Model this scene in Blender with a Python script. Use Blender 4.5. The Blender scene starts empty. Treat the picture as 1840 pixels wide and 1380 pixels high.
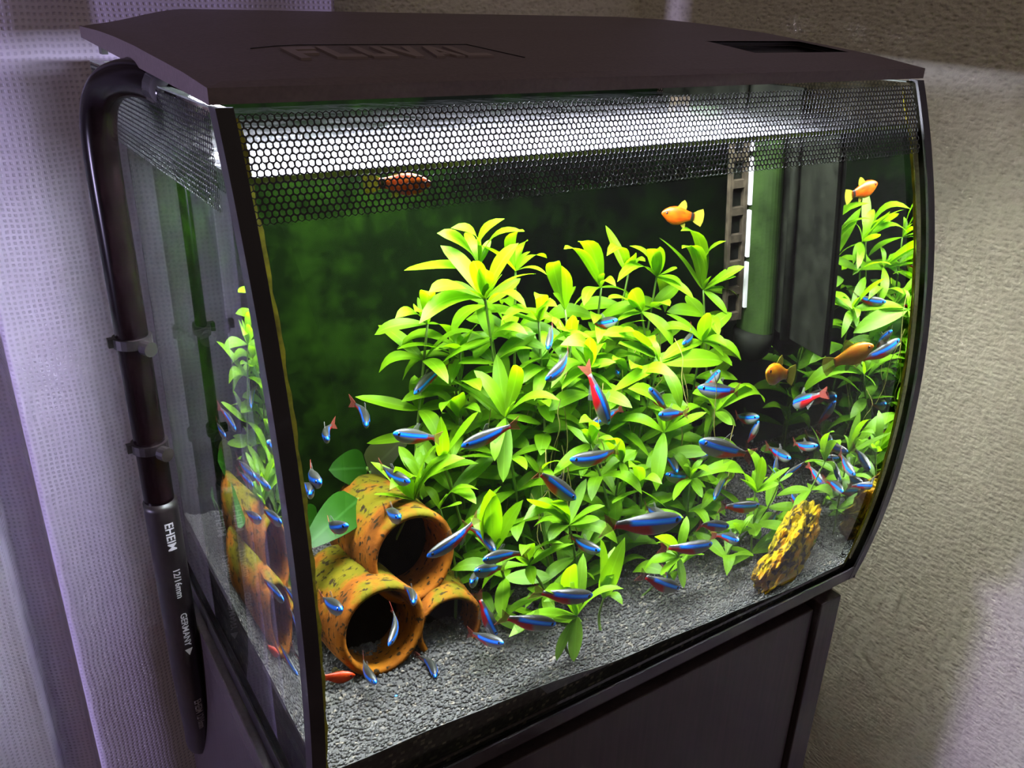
import bpy, bmesh, math, random
import numpy as np
from mathutils import Vector, Matrix

random.seed(11)
rng = np.random.default_rng(7)
scene = bpy.context.scene
col = scene.collection

# ------------------------------------------------------------------ camera
CAM = (-0.0847, -0.3210, 0.3764)
YAW, PITCH, ROLL, FPX = 0.58823, 0.41971, 0.026946, 1535.2
_fw = Vector((math.sin(YAW) * math.cos(PITCH), math.cos(YAW) * math.cos(PITCH), -math.sin(PITCH)))
_rt = Vector((math.cos(YAW), -math.sin(YAW), 0.0))
_up = _rt.cross(_fw)
_r2 = math.cos(ROLL) * _rt + math.sin(ROLL) * _up
_u2 = -math.sin(ROLL) * _rt + math.cos(ROLL) * _up
cam_data = bpy.data.cameras.new('camera')
cam_data.sensor_fit = 'HORIZONTAL'
cam_data.sensor_width = 36.0
cam_data.lens = FPX / 1840.0 * 36.0
cam_data.clip_start = 0.01
cam_data.clip_end = 50.0
cam = bpy.data.objects.new('camera', cam_data)
col.objects.link(cam)
cam.matrix_world = Matrix(((_r2.x, _u2.x, -_fw.x, CAM[0]), (_r2.y, _u2.y, -_fw.y, CAM[1]),
                           (_r2.z, _u2.z, -_fw.z, CAM[2]), (0, 0, 0, 1)))
scene.camera = cam

# ------------------------------------------------------------------ world, room light, exposure
LED_STRENGTH = 92.0
LED_COLOR = (0.82, 0.83, 1.0, 1.0)
world = bpy.data.worlds.new('room_ambience')
scene.world = world
world.use_nodes = True
_bg = world.node_tree.nodes['Background']
_bg.inputs[0].default_value = (1.0, 0.80, 0.66, 1.0)
_bg.inputs[1].default_value = 0.10

_ld = bpy.data.lights.new('ceiling_light', 'AREA')
_ld.shape = 'RECTANGLE'
_ld.size = 0.9
_ld.size_y = 0.9
_ld.energy = 3.5
_ld.color = (1.0, 0.82, 0.60)
_sd = bpy.data.lights.new('lilac_side_light', 'AREA')  # unseen lilac light added at left for violet glow and tank shadow
_sd.shape = 'RECTANGLE'
_sd.size = 0.05
_sd.size_y = 0.05
_sd.energy = 12.0
_sd.color = (0.66, 0.58, 1.0)
_so = bpy.data.objects.new('lilac_side_light', _sd)
col.objects.link(_so)
_so.location = (-1.25, 0.06, 0.10)
_so.rotation_euler = (math.radians(90), 0, math.radians(-90))
_lo = bpy.data.objects.new('ceiling_light', _ld)
col.objects.link(_lo)
_lo.location = (-0.7, -1.1, 1.7)
_lo.rotation_euler = (math.radians(30), math.radians(-22), 0)

vs = scene.view_settings
vs.view_transform = 'Standard'
vs.look = 'None'
vs.gamma = 1.0
vs.use_curve_mapping = False
vs.exposure = 0.0
cy = scene.cycles
cy.max_bounces = 16
cy.transmission_bounces = 14
cy.transparent_max_bounces = 32
cy.glossy_bounces = 8
cy.diffuse_bounces = 4
cy.caustics_reflective = False
cy.caustics_refractive = True
cy.blur_glossy = 0.3
cy.sample_clamp_indirect = 0.0
cy.use_denoising = True

# ------------------------------------------------------------------ helpers
def tag(o, label=None, cat=None, group=None, kind=None):
    if label: o['label'] = label
    if cat: o['category'] = cat
    if group: o['group'] = group
    if kind: o['kind'] = kind
    return o

def empty(name, loc=(0, 0, 0)):
    o = bpy.data.objects.new(name, None)
    o.empty_display_size = 0.01
    col.objects.link(o)
    o.location = loc
    return o

def link(name, me, mat=None, parent=None, smooth=False):
    o = bpy.data.objects.new(name, me)
    col.objects.link(o)
    if mat is not None and not me.materials:
        me.materials.append(mat)
    if parent is not None:
        o.parent = parent
        o.matrix_parent_inverse = Matrix.Translation(-Vector(parent.location))
    if smooth:
        me.polygons.foreach_set('use_smooth', [True] * len(me.polygons))
    return o

def pyd(name, v, f):
    me = bpy.data.meshes.new(name)
    me.from_pydata([tuple(map(float, p)) for p in v], [], [tuple(int(i) for i in q) for q in f])
    me.update()
    return me

class MB:
    def __init__(s):
        s.v = []; s.f = []
    def add(s, v, f):
        n = len(s.v)
        s.v += [tuple(p) for p in v]
        s.f += [tuple(i + n for i in q) for q in f]
        return s
    def box(s, x0, x1, y0, y1, z0, z1):
        return s.add([(x0, y0, z0), (x1, y0, z0), (x1, y1, z0), (x0, y1, z0), (x0, y0, z1), (x1, y0, z1), (x1, y1, z1), (x0, y1, z1)],
                     [(0, 3, 2, 1), (4, 5, 6, 7), (0, 1, 5, 4), (1, 2, 6, 5), (2, 3, 7, 6), (3, 0, 4, 7)])
    def tube(s, pts, rad, n=16, caps=True):
        pts = [Vector(p) for p in pts]
        rads = rad if isinstance(rad, (list, tuple)) else [rad] * len(pts)
        rings = []
        ref = None
        for i, p in enumerate(pts):
            t = (pts[min(i + 1, len(pts) - 1)] - pts[max(i - 1, 0)]).normalized()
            if ref is None:
                ref = t.orthogonal().normalized()
            ref = (ref - t * ref.dot(t)).normalized()
            b = t.cross(ref)
            rings.append([p + (ref * math.cos(a) + b * math.sin(a)) * rads[i] for a in [2 * math.pi * k / n for k in range(n)]])
        v = [q for r in rings for q in r]
        f = []
        for i in range(len(pts) - 1):
            for k in range(n):
                f.append((i * n + k, i * n + (k + 1) % n, (i + 1) * n + (k + 1) % n, (i + 1) * n + k))
        if caps:
            f.append(tuple(range(n - 1, -1, -1)))
            f.append(tuple((len(pts) - 1) * n + k for k in range(n)))
        return s.add(v, f)
    def build(s, name, mat, parent=None, smooth=False, bevel=0.0):
        o = link(name, pyd(name, s.v, s.f), mat, parent, smooth)
        if bevel:
            m = o.modifiers.new('bevel', 'BEVEL'); m.width = bevel; m.segments = 2; m.limit_method = 'ANGLE'
        return o

def spline(pts, n=8):
    P = [Vector(p) for p in pts]
    out = []
    for i in range(len(P) - 1):
        p0, p1, p2, p3 = P[max(i - 1, 0)], P[i], P[i + 1], P[min(i + 2, len(P) - 1)]
        for k in range(n):
            t = k / n
            out.append(0.5 * ((2 * p1) + (p2 - p0) * t + (2 * p0 - 5 * p1 + 4 * p2 - p3) * t * t + (3 * p1 - p0 - 3 * p2 + p3) * t ** 3))
    out.append(P[-1])
    return out

# ------------------------------------------------------------------ materials
def newmat(name):
    m = bpy.data.materials.new(name)
    m.use_nodes = True
    nt = m.node_tree
    for n in list(nt.nodes): nt.nodes.remove(n)
    out = nt.nodes.new('ShaderNodeOutputMaterial')
    return m, nt, out

def N(nt, typ, **kw):
    n = nt.nodes.new(typ)
    for k, v in kw.items():
        if k.startswith('i_'): n.inputs[k[2:].replace('_', ' ')].default_value = v
        else: setattr(n, k, v)
    return n

def ramp(nt, fac, stops, interp='LINEAR'):
    r = nt.nodes.new('ShaderNodeValToRGB')
    r.color_ramp.interpolation = interp
    el = r.color_ramp.elements
    while len(el) < len(stops): el.new(0.5)
    for e, (p, c) in zip(el, stops):
        e.position = p; e.color = (c[0], c[1], c[2], 1.0)
    nt.links.new(fac, r.inputs[0])
    return r.outputs[0]

def math_n(nt, op, a, b=None, c=None):
    n = nt.nodes.new('ShaderNodeMath'); n.operation = op
    for i, x in enumerate((a, b, c)):
        if x is None: continue
        if isinstance(x, (int, float)): n.inputs[i].default_value = x
        else: nt.links.new(x, n.inputs[i])
    return n.outputs[0]

def mixc(nt, fac, a, b):
    n = nt.nodes.new('ShaderNodeMix'); n.data_type = 'RGBA'
    for s, x in ((n.inputs[0], fac), (n.inputs[6], a), (n.inputs[7], b)):
        if isinstance(x, (int, float)): s.default_value = x
        elif isinstance(x, tuple): s.default_value = (x[0], x[1], x[2], 1.0)
        else: nt.links.new(x, s)
    return n.outputs[2]

def sstep(nt, x, lo, hi):
    n = nt.nodes.new('ShaderNodeMapRange'); n.interpolation_type = 'SMOOTHSTEP'
    nt.links.new(x, n.inputs[0]); n.inputs[1].default_value = lo; n.inputs[2].default_value = hi
    return n.outputs[0]

def plain(name, color, rough=0.5, metallic=0.0, spec=0.5, noise=0.0, scale=60.0, bump=0.0):
    m, nt, out = newmat(name)
    b = N(nt, 'ShaderNodeBsdfPrincipled')
    b.inputs['Roughness'].default_value = rough
    b.inputs['Metallic'].default_value = metallic
    b.inputs['Specular IOR Level'].default_value = spec
    tc = N(nt, 'ShaderNodeTexCoord')
    nz = N(nt, 'ShaderNodeTexNoise'); nz.inputs['Scale'].default_value = scale; nz.inputs['Detail'].default_value = 4
    nt.links.new(tc.outputs['Object'], nz.inputs['Vector'])
    lo = tuple(max(0.0, c * (1 - noise)) for c in color); hi = tuple(min(1.0, c * (1 + noise)) for c in color)
    nt.links.new(ramp(nt, nz.outputs[0], [(0.3, lo), (0.7, hi)]), b.inputs['Base Color'])
    if bump:
        bp = N(nt, 'ShaderNodeBump'); bp.inputs['Strength'].default_value = bump; bp.inputs['Distance'].default_value = 0.001
        nt.links.new(nz.outputs[0], bp.inputs['Height']); nt.links.new(bp.outputs[0], b.inputs['Normal'])
    nt.links.new(b.outputs[0], out.inputs[0])
    return m

def mat_wallpaper():
    m, nt, out = newmat('woven_wallpaper')
    b = N(nt, 'ShaderNodeBsdfPrincipled'); b.inputs['Roughness'].default_value = 0.85
    tc = N(nt, 'ShaderNodeTexCoord')
    mp = N(nt, 'ShaderNodeMapping'); mp.inputs['Scale'].default_value = (1.0, 1.0, 1.0)
    nt.links.new(tc.outputs['Object'], mp.inputs[0])
    n1 = N(nt, 'ShaderNodeTexNoise'); n1.inputs['Scale'].default_value = 330; n1.inputs['Detail'].default_value = 3
    n2 = N(nt, 'ShaderNodeTexVoronoi'); n2.inputs['Scale'].default_value = 210; n2.feature = 'SMOOTH_F1'
    mp2 = N(nt, 'ShaderNodeMapping'); mp2.inputs['Scale'].default_value = (1.0, 0.75, 1.7)
    nt.links.new(tc.outputs['Object'], mp2.inputs[0])
    nt.links.new(mp.outputs[0], n1.inputs['Vector']); nt.links.new(mp2.outputs[0], n2.inputs['Vector'])
    h = math_n(nt, 'ADD', math_n(nt, 'MULTIPLY', n1.outputs[0], 0.9), n2.outputs[0])
    nt.links.new(ramp(nt, h, [(0.25, (0.36, 0.325, 0.28)), (0.60, (0.53, 0.49, 0.43)), (0.95, (0.64, 0.60, 0.53))]), b.inputs['Base Color'])  # relief shading put into the colour too: hollows darker, raised parts lighter
    bp = N(nt, 'ShaderNodeBump'); bp.inputs['Strength'].default_value = 1.0; bp.inputs['Distance'].default_value = 0.0011
    nt.links.new(h, bp.inputs['Height']); nt.links.new(bp.outputs[0], b.inputs['Normal'])
    nt.links.new(b.outputs[0], out.inputs[0])
    return m

def mat_curtain():
    m, nt, out = newmat('mesh_curtain_fabric')
    tc = N(nt, 'ShaderNodeTexCoord')
    sx = N(nt, 'ShaderNodeSeparateXYZ'); nt.links.new(tc.outputs['Object'], sx.inputs[0])
    k = 2 * math.pi / 0.0036
    nz = N(nt, 'ShaderNodeTexNoise'); nz.inputs['Scale'].default_value = 40; nz.inputs['Detail'].default_value = 3
    nt.links.new(tc.outputs['Object'], nz.inputs['Vector'])
    wob = math_n(nt, 'MULTIPLY', nz.outputs[0], 7.0)
    a = math_n(nt, 'SINE', math_n(nt, 'ADD', math_n(nt, 'MULTIPLY', sx.outputs[0], k), wob))
    c = math_n(nt, 'SINE', math_n(nt, 'ADD', math_n(nt, 'MULTIPLY', sx.outputs[2], k), wob))
    hole = math_n(nt, 'MULTIPLY', sstep(nt, a, -0.5, 0.8), sstep(nt, c, -0.5, 0.8))
    colr = mixc(nt, hole, (0.66, 0.59, 0.78), (0.54, 0.48, 0.65))
    d = N(nt, 'ShaderNodeBsdfDiffuse'); t = N(nt, 'ShaderNodeBsdfTranslucent')
    nt.links.new(colr, d.inputs[0]); nt.links.new(colr, t.inputs[0])
    bp = N(nt, 'ShaderNodeBump'); bp.inputs['Strength'].default_value = 0.5; bp.inputs['Distance'].default_value = 0.0008
    nt.links.new(math_n(nt, 'SUBTRACT', 1.0, hole), bp.inputs['Height']); nt.links.new(bp.outputs[0], d.inputs['Normal'])
    mx = N(nt, 'ShaderNodeMixShader'); mx.inputs[0].default_value = 0.22
    nt.links.new(d.outputs[0], mx.inputs[1]); nt.links.new(t.outputs[0], mx.inputs[2])
    nt.links.new(mx.outputs[0], out.inputs[0])
    return m

def mat_water():
    m, nt, out = newmat('water_body')
    g = N(nt, 'ShaderNodeBsdfGlass'); g.inputs['IOR'].default_value = 1.333; g.inputs['Roughness'].default_value = 0.0
    g.inputs['Color'].default_value = (0.98, 1.0, 0.95, 1)
    nt.links.new(g.outputs[0], out.inputs[0])
    return m

def mat_surface():
    m, nt, out = newmat('rippled_water_surface')
    tc = N(nt, 'ShaderNodeTexCoord')
    mp = N(nt, 'ShaderNodeMapping'); mp.inputs['Scale'].default_value = (1, 1.0, 1)
    nt.links.new(tc.outputs['Object'], mp.inputs[0])
    n1 = N(nt, 'ShaderNodeTexNoise'); n1.inputs['Scale'].default_value = 26; n1.inputs['Detail'].default_value = 4
    nt.links.new(mp.outputs[0], n1.inputs['Vector'])
    bp = N(nt, 'ShaderNodeBump'); bp.inputs['Strength'].default_value = 1.0; bp.inputs['Distance'].default_value = 0.012
    nt.links.new(n1.outputs[0], bp.inputs['Height'])
    fr = N(nt, 'ShaderNodeFresnel'); fr.inputs[0].default_value = 1.333
    geo = N(nt, 'ShaderNodeNewGeometry')
    fac = math_n(nt, 'MULTIPLY', fr.outputs[0], math_n(nt, 'SUBTRACT', 0.50, geo.outputs['Backfacing']))
    fac = math_n(nt, 'MAXIMUM', fac, 0.0)
    tr = N(nt, 'ShaderNodeBsdfTransparent'); tr.inputs[0].default_value = (0.97, 1.0, 0.96, 1)
    gl = N(nt, 'ShaderNodeBsdfGlossy'); gl.inputs['Roughness'].default_value = 0.22
    nt.links.new(bp.outputs[0], gl.inputs['Normal']); nt.links.new(bp.outputs[0], fr.inputs['Normal'])
    mx = N(nt, 'ShaderNodeMixShader'); nt.links.new(fac, mx.inputs[0])
    nt.links.new(tr.outputs[0], mx.inputs[1]); nt.links.new(gl.outputs[0], mx.inputs[2])
    nt.links.new(mx.outputs[0], out.inputs[0])
    return m

def mat_pane(name, ior, tint=(0.985, 0.995, 0.985), film=None):
    m, nt, out = newmat(name)
    fr = N(nt, 'ShaderNodeFresnel'); fr.inputs[0].default_value = ior
    geo = N(nt, 'ShaderNodeNewGeometry')
    fac = math_n(nt, 'MULTIPLY', fr.outputs[0], math_n(nt, 'SUBTRACT', 1.0, geo.outputs['Backfacing']))
    tr = N(nt, 'ShaderNodeBsdfTransparent'); tr.inputs[0].default_value = (*tint, 1)
    if film:      # streaky algae film grown on the glass
        tc = N(nt, 'ShaderNodeTexCoord'); mp = N(nt, 'ShaderNodeMapping'); mp.inputs['Scale'].default_value = (1, 1, 0.12)
        nz = N(nt, 'ShaderNodeTexNoise'); nz.inputs['Scale'].default_value = 120; nz.inputs['Detail'].default_value = 4
        nt.links.new(tc.outputs['Object'], mp.inputs[0]); nt.links.new(mp.outputs[0], nz.inputs['Vector'])
        nt.links.new(ramp(nt, nz.outputs[0], [(0.35, tint), (0.75, film)]), tr.inputs[0])
    gl = N(nt, 'ShaderNodeBsdfGlossy'); gl.inputs['Roughness'].default_value = 0.0
    mx = N(nt, 'ShaderNodeMixShader'); nt.links.new(fac, mx.inputs[0])
    nt.links.new(tr.outputs[0], mx.inputs[1]); nt.links.new(gl.outputs[0], mx.inputs[2])
    nt.links.new(mx.outputs[0] if ior > 1.01 else tr.outputs[0], out.inputs[0])
    return m

def mat_led():
    m, nt, out = newmat('led_diffuser')
    e = N(nt, 'ShaderNodeEmission'); e.inputs[0].default_value = LED_COLOR; e.inputs[1].default_value = LED_STRENGTH
    nt.links.new(e.outputs[0], out.inputs[0])
    return m

def mat_leaf(name, base, trans, rib=True):
    m, nt, out = newmat(name)
    tc = N(nt, 'ShaderNodeTexCoord')
    sx = N(nt, 'ShaderNodeSeparateXYZ'); nt.links.new(tc.outputs['Generated'], sx.inputs[0])
    off = math_n(nt, 'ABSOLUTE', math_n(nt, 'SUBTRACT', sx.outputs[1], 0.5))
    oi = N(nt, 'ShaderNodeObjectInfo')
    nz = N(nt, 'ShaderNodeTexNoise'); nz.inputs['Scale'].default_value = 5; nz.inputs['Detail'].default_value = 4
    nt.links.new(tc.outputs['Generated'], nz.inputs['Vector'])
    v = math_n(nt, 'ADD', math_n(nt, 'MULTIPLY', nz.outputs[0], 0.5), math_n(nt, 'MULTIPLY', oi.outputs['Random'], 0.5))
    c1 = ramp(nt, v, [(0.15, tuple(x * 0.72 for x in base)), (0.85, tuple(min(1, x * 1.2) for x in base))])
    c1 = mixc(nt, math_n(nt, 'MULTIPLY', sstep(nt, off, 0.045, 0.015), 0.6), c1, tuple(min(1, x * 1.35 + 0.012) for x in base))
    p = N(nt, 'ShaderNodeBsdfPrincipled'); p.inputs['Roughness'].default_value = 0.5; p.inputs['Specular IOR Level'].default_value = 0.25
    nt.links.new(c1, p.inputs['Base Color'])
    t = N(nt, 'ShaderNodeBsdfTranslucent')
    nt.links.new(mixc(nt, 0.5, c1, trans), t.inputs[0])
    mx = N(nt, 'ShaderNodeMixShader'); mx.inputs[0].default_value = 0.52
    nt.links.new(p.outputs[0], mx.inputs[1]); nt.links.new(t.outputs[0], mx.inputs[2])
    nt.links.new(mx.outputs[0], out.inputs[0])
    return m

def mat_tetra():
    m, nt, out = newmat('neon_tetra_skin')
    tc = N(nt, 'ShaderNodeTexCoord')
    sx = N(nt, 'ShaderNodeSeparateXYZ'); nt.links.new(tc.outputs['Generated'], sx.inputs[0])
    x, z = sx.outputs[0], sx.outputs[2]
    nz = N(nt, 'ShaderNodeTexNoise'); nz.inputs['Scale'].default_value = 14
    nt.links.new(tc.outputs['Generated'], nz.inputs['Vector'])
    base = ramp(nt, z, [(0.2, (0.22, 0.22, 0.20)), (0.45, (0.14, 0.15, 0.17)), (0.70, (0.040, 0.042, 0.036)), (0.95, (0.020, 0.021, 0.016))])
    red = math_n(nt, 'MULTIPLY', sstep(nt, math_n(nt, 'ADD', x, math_n(nt, 'MULTIPLY', z, 0.25)), 0.66, 0.54), sstep(nt, z, 0.62, 0.54))
    c = mixc(nt, red, base, (0.42, 0.006, 0.010))
    band = math_n(nt, 'MULTIPLY', sstep(nt, z, 0.46, 0.52), sstep(nt, z, 0.77, 0.71))
    band = math_n(nt, 'MULTIPLY', band, sstep(nt, x, 0.16, 0.24))
    cyan = ramp(nt, z, [(0.5, (0.006, 0.045, 0.70)), (0.62, (0.012, 0.30, 1.0)), (0.75, (0.006, 0.055, 0.70))])
    c = mixc(nt, band, c, cyan)
    p = N(nt, 'ShaderNodeBsdfPrincipled'); p.inputs['Roughness'].default_value = 0.36; p.inputs['Specular IOR Level'].default_value = 0.3
    nt.links.new(c, p.inputs['Base Color'])
    nt.links.new(math_n(nt, 'MULTIPLY', band, 0.45), p.inputs['Metallic'])
    nt.links.new(p.outputs[0], out.inputs[0])
    return m

def mat_platy(name, c0, c1, crescent):
    m, nt, out = newmat(name)
    tc = N(nt, 'ShaderNodeTexCoord')
    sx = N(nt, 'ShaderNodeSeparateXYZ'); nt.links.new(tc.outputs['Generated'], sx.inputs[0])
    nz = N(nt, 'ShaderNodeTexNoise'); nz.inputs['Scale'].default_value = 5
    nt.links.new(tc.outputs['Generated'], nz.inputs['Vector'])
    c = ramp(nt, nz.outputs[0], [(0.3, c0), (0.7, c1)])
    if crescent:
        c = mixc(nt, math_n(nt, 'MULTIPLY', sstep(nt, sx.outputs[0], 0.13, 0.10), sstep(nt, sx.outputs[0], 0.005, 0.03)), c, (0.01, 0.008, 0.006))
    p = N(nt, 'ShaderNodeBsdfPrincipled'); p.inputs['Roughness'].default_value = 0.35; p.inputs['Specular IOR Level'].default_value = 0.2
    nt.links.new(c, p.inputs['Base Color']); nt.links.new(p.outputs[0], out.inputs[0])
    return m

def mat_fin(name, color, alpha):
    m, nt, out = newmat(name)
    tc = N(nt, 'ShaderNodeTexCoord')
    w = N(nt, 'ShaderNodeTexWave'); w.inputs['Scale'].default_value = 4; w.inputs['Distortion'].default_value = 1
    nt.links.new(tc.outputs['Generated'], w.inputs['Vector'])
    d = N(nt, 'ShaderNodeBsdfDiffuse'); d.inputs[0].default_value = (*color, 1)
    t = N(nt, 'ShaderNodeBsdfTransparent')
    mx = N(nt, 'ShaderNodeMixShader')
    nt.links.new(math_n(nt, 'MULTIPLY_ADD', w.outputs[0], 0.2, alpha - 0.1), mx.inputs[0])
    nt.links.new(t.outputs[0], mx.inputs[1]); nt.links.new(d.outputs[0], mx.inputs[2])
    nt.links.new(mx.outputs[0], out.inputs[0])
    return m

def mat_terracotta():
    m, nt, out = newmat('algae_covered_terracotta')
    tc = N(nt, 'ShaderNodeTexCoord')
    g = N(nt, 'ShaderNodeNewGeometry')
    n1 = N(nt, 'ShaderNodeTexNoise'); n1.inputs['Scale'].default_value = 45; n1.inputs['Detail'].default_value = 5
    n2 = N(nt, 'ShaderNodeTexNoise'); n2.inputs['Scale'].default_value = 260; n2.inputs['Detail'].default_value = 3
    nt.links.new(tc.outputs['Object'], n1.inputs['Vector']); nt.links.new(tc.outputs['Object'], n2.inputs['Vector'])
    c = ramp(nt, n1.outputs[0], [(0.30, (0.095, 0.028, 0.003)), (0.50, (0.22, 0.068, 0.004)), (0.72, (0.34, 0.125, 0.006))])
    sx = N(nt, 'ShaderNodeSeparateXYZ'); nt.links.new(tc.outputs['Object'], sx.inputs[0])
    alg = math_n(nt, 'ADD', math_n(nt, 'MULTIPLY', sx.outputs[2], 26.0), math_n(nt, 'MULTIPLY', math_n(nt, 'SUBTRACT', n1.outputs[0], 0.5), 3.2))
    c = mixc(nt, math_n(nt, 'MULTIPLY', sstep(nt, alg, 0.30, 0.75), 0.85), c, (0.070, 0.085, 0.002))
    c = mixc(nt, sstep(nt, n2.outputs[0], 0.56, 0.66), c, (0.020, 0.012, 0.004))
    p = N(nt, 'ShaderNodeBsdfPrincipled'); p.inputs['Roughness'].default_value = 0.85; p.inputs['Specular IOR Level'].default_value = 0.1
    nt.links.new(c, p.inputs['Base Color'])
    bp = N(nt, 'ShaderNodeBump'); bp.inputs['Strength'].default_value = 0.5; bp.inputs['Distance'].default_value = 0.001
    nt.links.new(n2.outputs[0], bp.inputs['Height']); nt.links.new(bp.outputs[0], p.inputs['Normal'])
    nt.links.new(p.outputs[0], out.inputs[0])
    return m

def mat_rock():
    m, nt, out = newmat('pitted_yellow_rock')
    tc = N(nt, 'ShaderNodeTexCoord')
    mp = N(nt, 'ShaderNodeMapping'); mp.inputs['Scale'].default_value = (1.0, 1.0, 1.0)
    nt.links.new(tc.outputs['Object'], mp.inputs[0])
    v = N(nt, 'ShaderNodeTexNoise'); v.inputs['Scale'].default_value = 130; v.inputs['Detail'].default_value = 5; v.inputs['Distortion'].default_value = 0.8
    n1 = N(nt, 'ShaderNodeTexNoise'); n1.inputs['Scale'].default_value = 60; n1.inputs['Detail'].default_value = 3
    nt.links.new(mp.outputs[0], v.inputs['Vector']); nt.links.new(mp.outputs[0], n1.inputs['Vector'])
    c = ramp(nt, n1.outputs[0], [(0.30, (0.085, 0.080, 0.003)), (0.46, (0.30, 0.215, 0.0008)), (0.60, (0.38, 0.165, 0.0006)), (0.78, (0.26, 0.20, 0.07))])
    c = mixc(nt, sstep(nt, v.outputs[0], 0.52, 0.40), c, (0.022, 0.014, 0.005))
    p = N(nt, 'ShaderNodeBsdfPrincipled'); p.inputs['Roughness'].default_value = 0.7; p.inputs['Specular IOR Level'].default_value = 0.08
    nt.links.new(c, p.inputs['Base Color'])
    bp = N(nt, 'ShaderNodeBump'); bp.inputs['Strength'].default_value = 1.0; bp.inputs['Distance'].default_value = 0.003
    nt.links.new(v.outputs[0], bp.inputs['Height']); nt.links.new(bp.outputs[0], p.inputs['Normal'])
    nt.links.new(p.outputs[0], out.inputs[0])
    return m

def mat_back():
    m, nt, out = newmat('algae_film_on_black')
    tc = N(nt, 'ShaderNodeTexCoord')
    n1 = N(nt, 'ShaderNodeTexNoise'); n1.inputs['Scale'].default_value = 6.5; n1.inputs['Detail'].default_value = 8; n1.inputs['Roughness'].default_value = 0.62
    nt.links.new(tc.outputs['Object'], n1.inputs['Vector'])
    n2 = N(nt, 'ShaderNodeTexNoise'); n2.inputs['Scale'].default_value = 90; n2.inputs['Detail'].default_value = 4
    nt.links.new(tc.outputs['Object'], n2.inputs['Vector'])
    v = math_n(nt, 'ADD', n1.outputs[0], math_n(nt, 'MULTIPLY', math_n(nt, 'SUBTRACT', n2.outputs[0], 0.5), 0.25))
    c = ramp(nt, v, [(0.38, (0.0008, 0.0010, 0.0007)), (0.54, (0.0015, 0.0036, 0.0008)), (0.70, (0.0048, 0.0140, 0.0012))])
    p = N(nt, 'ShaderNodeBsdfPrincipled'); p.inputs['Roughness'].default_value = 0.9; p.inputs['Specular IOR Level'].default_value = 0.0
    nt.links.new(c, p.inputs['Base Color']); nt.links.new(p.outputs[0], out.inputs[0])
    return m

def mat_gravel():
    m, nt, out = newmat('dark_aquarium_gravel')
    tc = N(nt, 'ShaderNodeTexCoord')
    n1 = N(nt, 'ShaderNodeTexWhiteNoise')
    sc = N(nt, 'ShaderNodeVectorMath', operation='SCALE'); sc.inputs['Scale'].default_value = 450
    fl = N(nt, 'ShaderNodeVectorMath', operation='FLOOR')
    nt.links.new(tc.outputs['Object'], sc.inputs[0]); nt.links.new(sc.outputs[0], fl.inputs[0]); nt.links.new(fl.outputs[0], n1.inputs['Vector'])
    n2 = N(nt, 'ShaderNodeTexNoise'); n2.inputs['Scale'].default_value = 30; n2.inputs['Detail'].default_value = 3
    nt.links.new(tc.outputs['Object'], n2.inputs['Vector'])
    c = ramp(nt, n1.outputs[0], [(0.0, (0.007, 0.0064, 0.0056)), (0.6, (0.018, 0.0168, 0.0146)), (0.93, (0.038, 0.035, 0.029)), (0.99, (0.13, 0.11, 0.08))])
    c = mixc(nt, math_n(nt, 'MULTIPLY', sstep(nt, n2.outputs[0], 0.55, 0.72), 0.35), c, (0.016, 0.017, 0.004))
    p = N(nt, 'ShaderNodeBsdfPrincipled'); p.inputs['Roughness'].default_value = 0.75
    nt.links.new(c, p.inputs['Base Color']); nt.links.new(p.outputs[0], out.inputs[0])
    return m

def mat_wood():
    m, nt, out = newmat('dark_stained_wood')
    tc = N(nt, 'ShaderNodeTexCoord')
    mp = N(nt, 'ShaderNodeMapping'); mp.inputs['Scale'].default_value = (60, 60, 2.5)
    nt.links.new(tc.outputs['Object'], mp.inputs[0])
    n1 = N(nt, 'ShaderNodeTexNoise'); n1.inputs['Scale'].default_value = 6; n1.inputs['Detail'].default_value = 5
    nt.links.new(mp.outputs[0], n1.inputs['Vector'])
    c = ramp(nt, n1.outputs[0], [(0.3, (0.016, 0.010, 0.011)), (0.7, (0.034, 0.021, 0.023))])
    p = N(nt, 'ShaderNodeBsdfPrincipled'); p.inputs['Roughness'].default_value = 0.5
    nt.links.new(c, p.inputs['Base Color']); nt.links.new(p.outputs[0], out.inputs[0])
    return m

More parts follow.
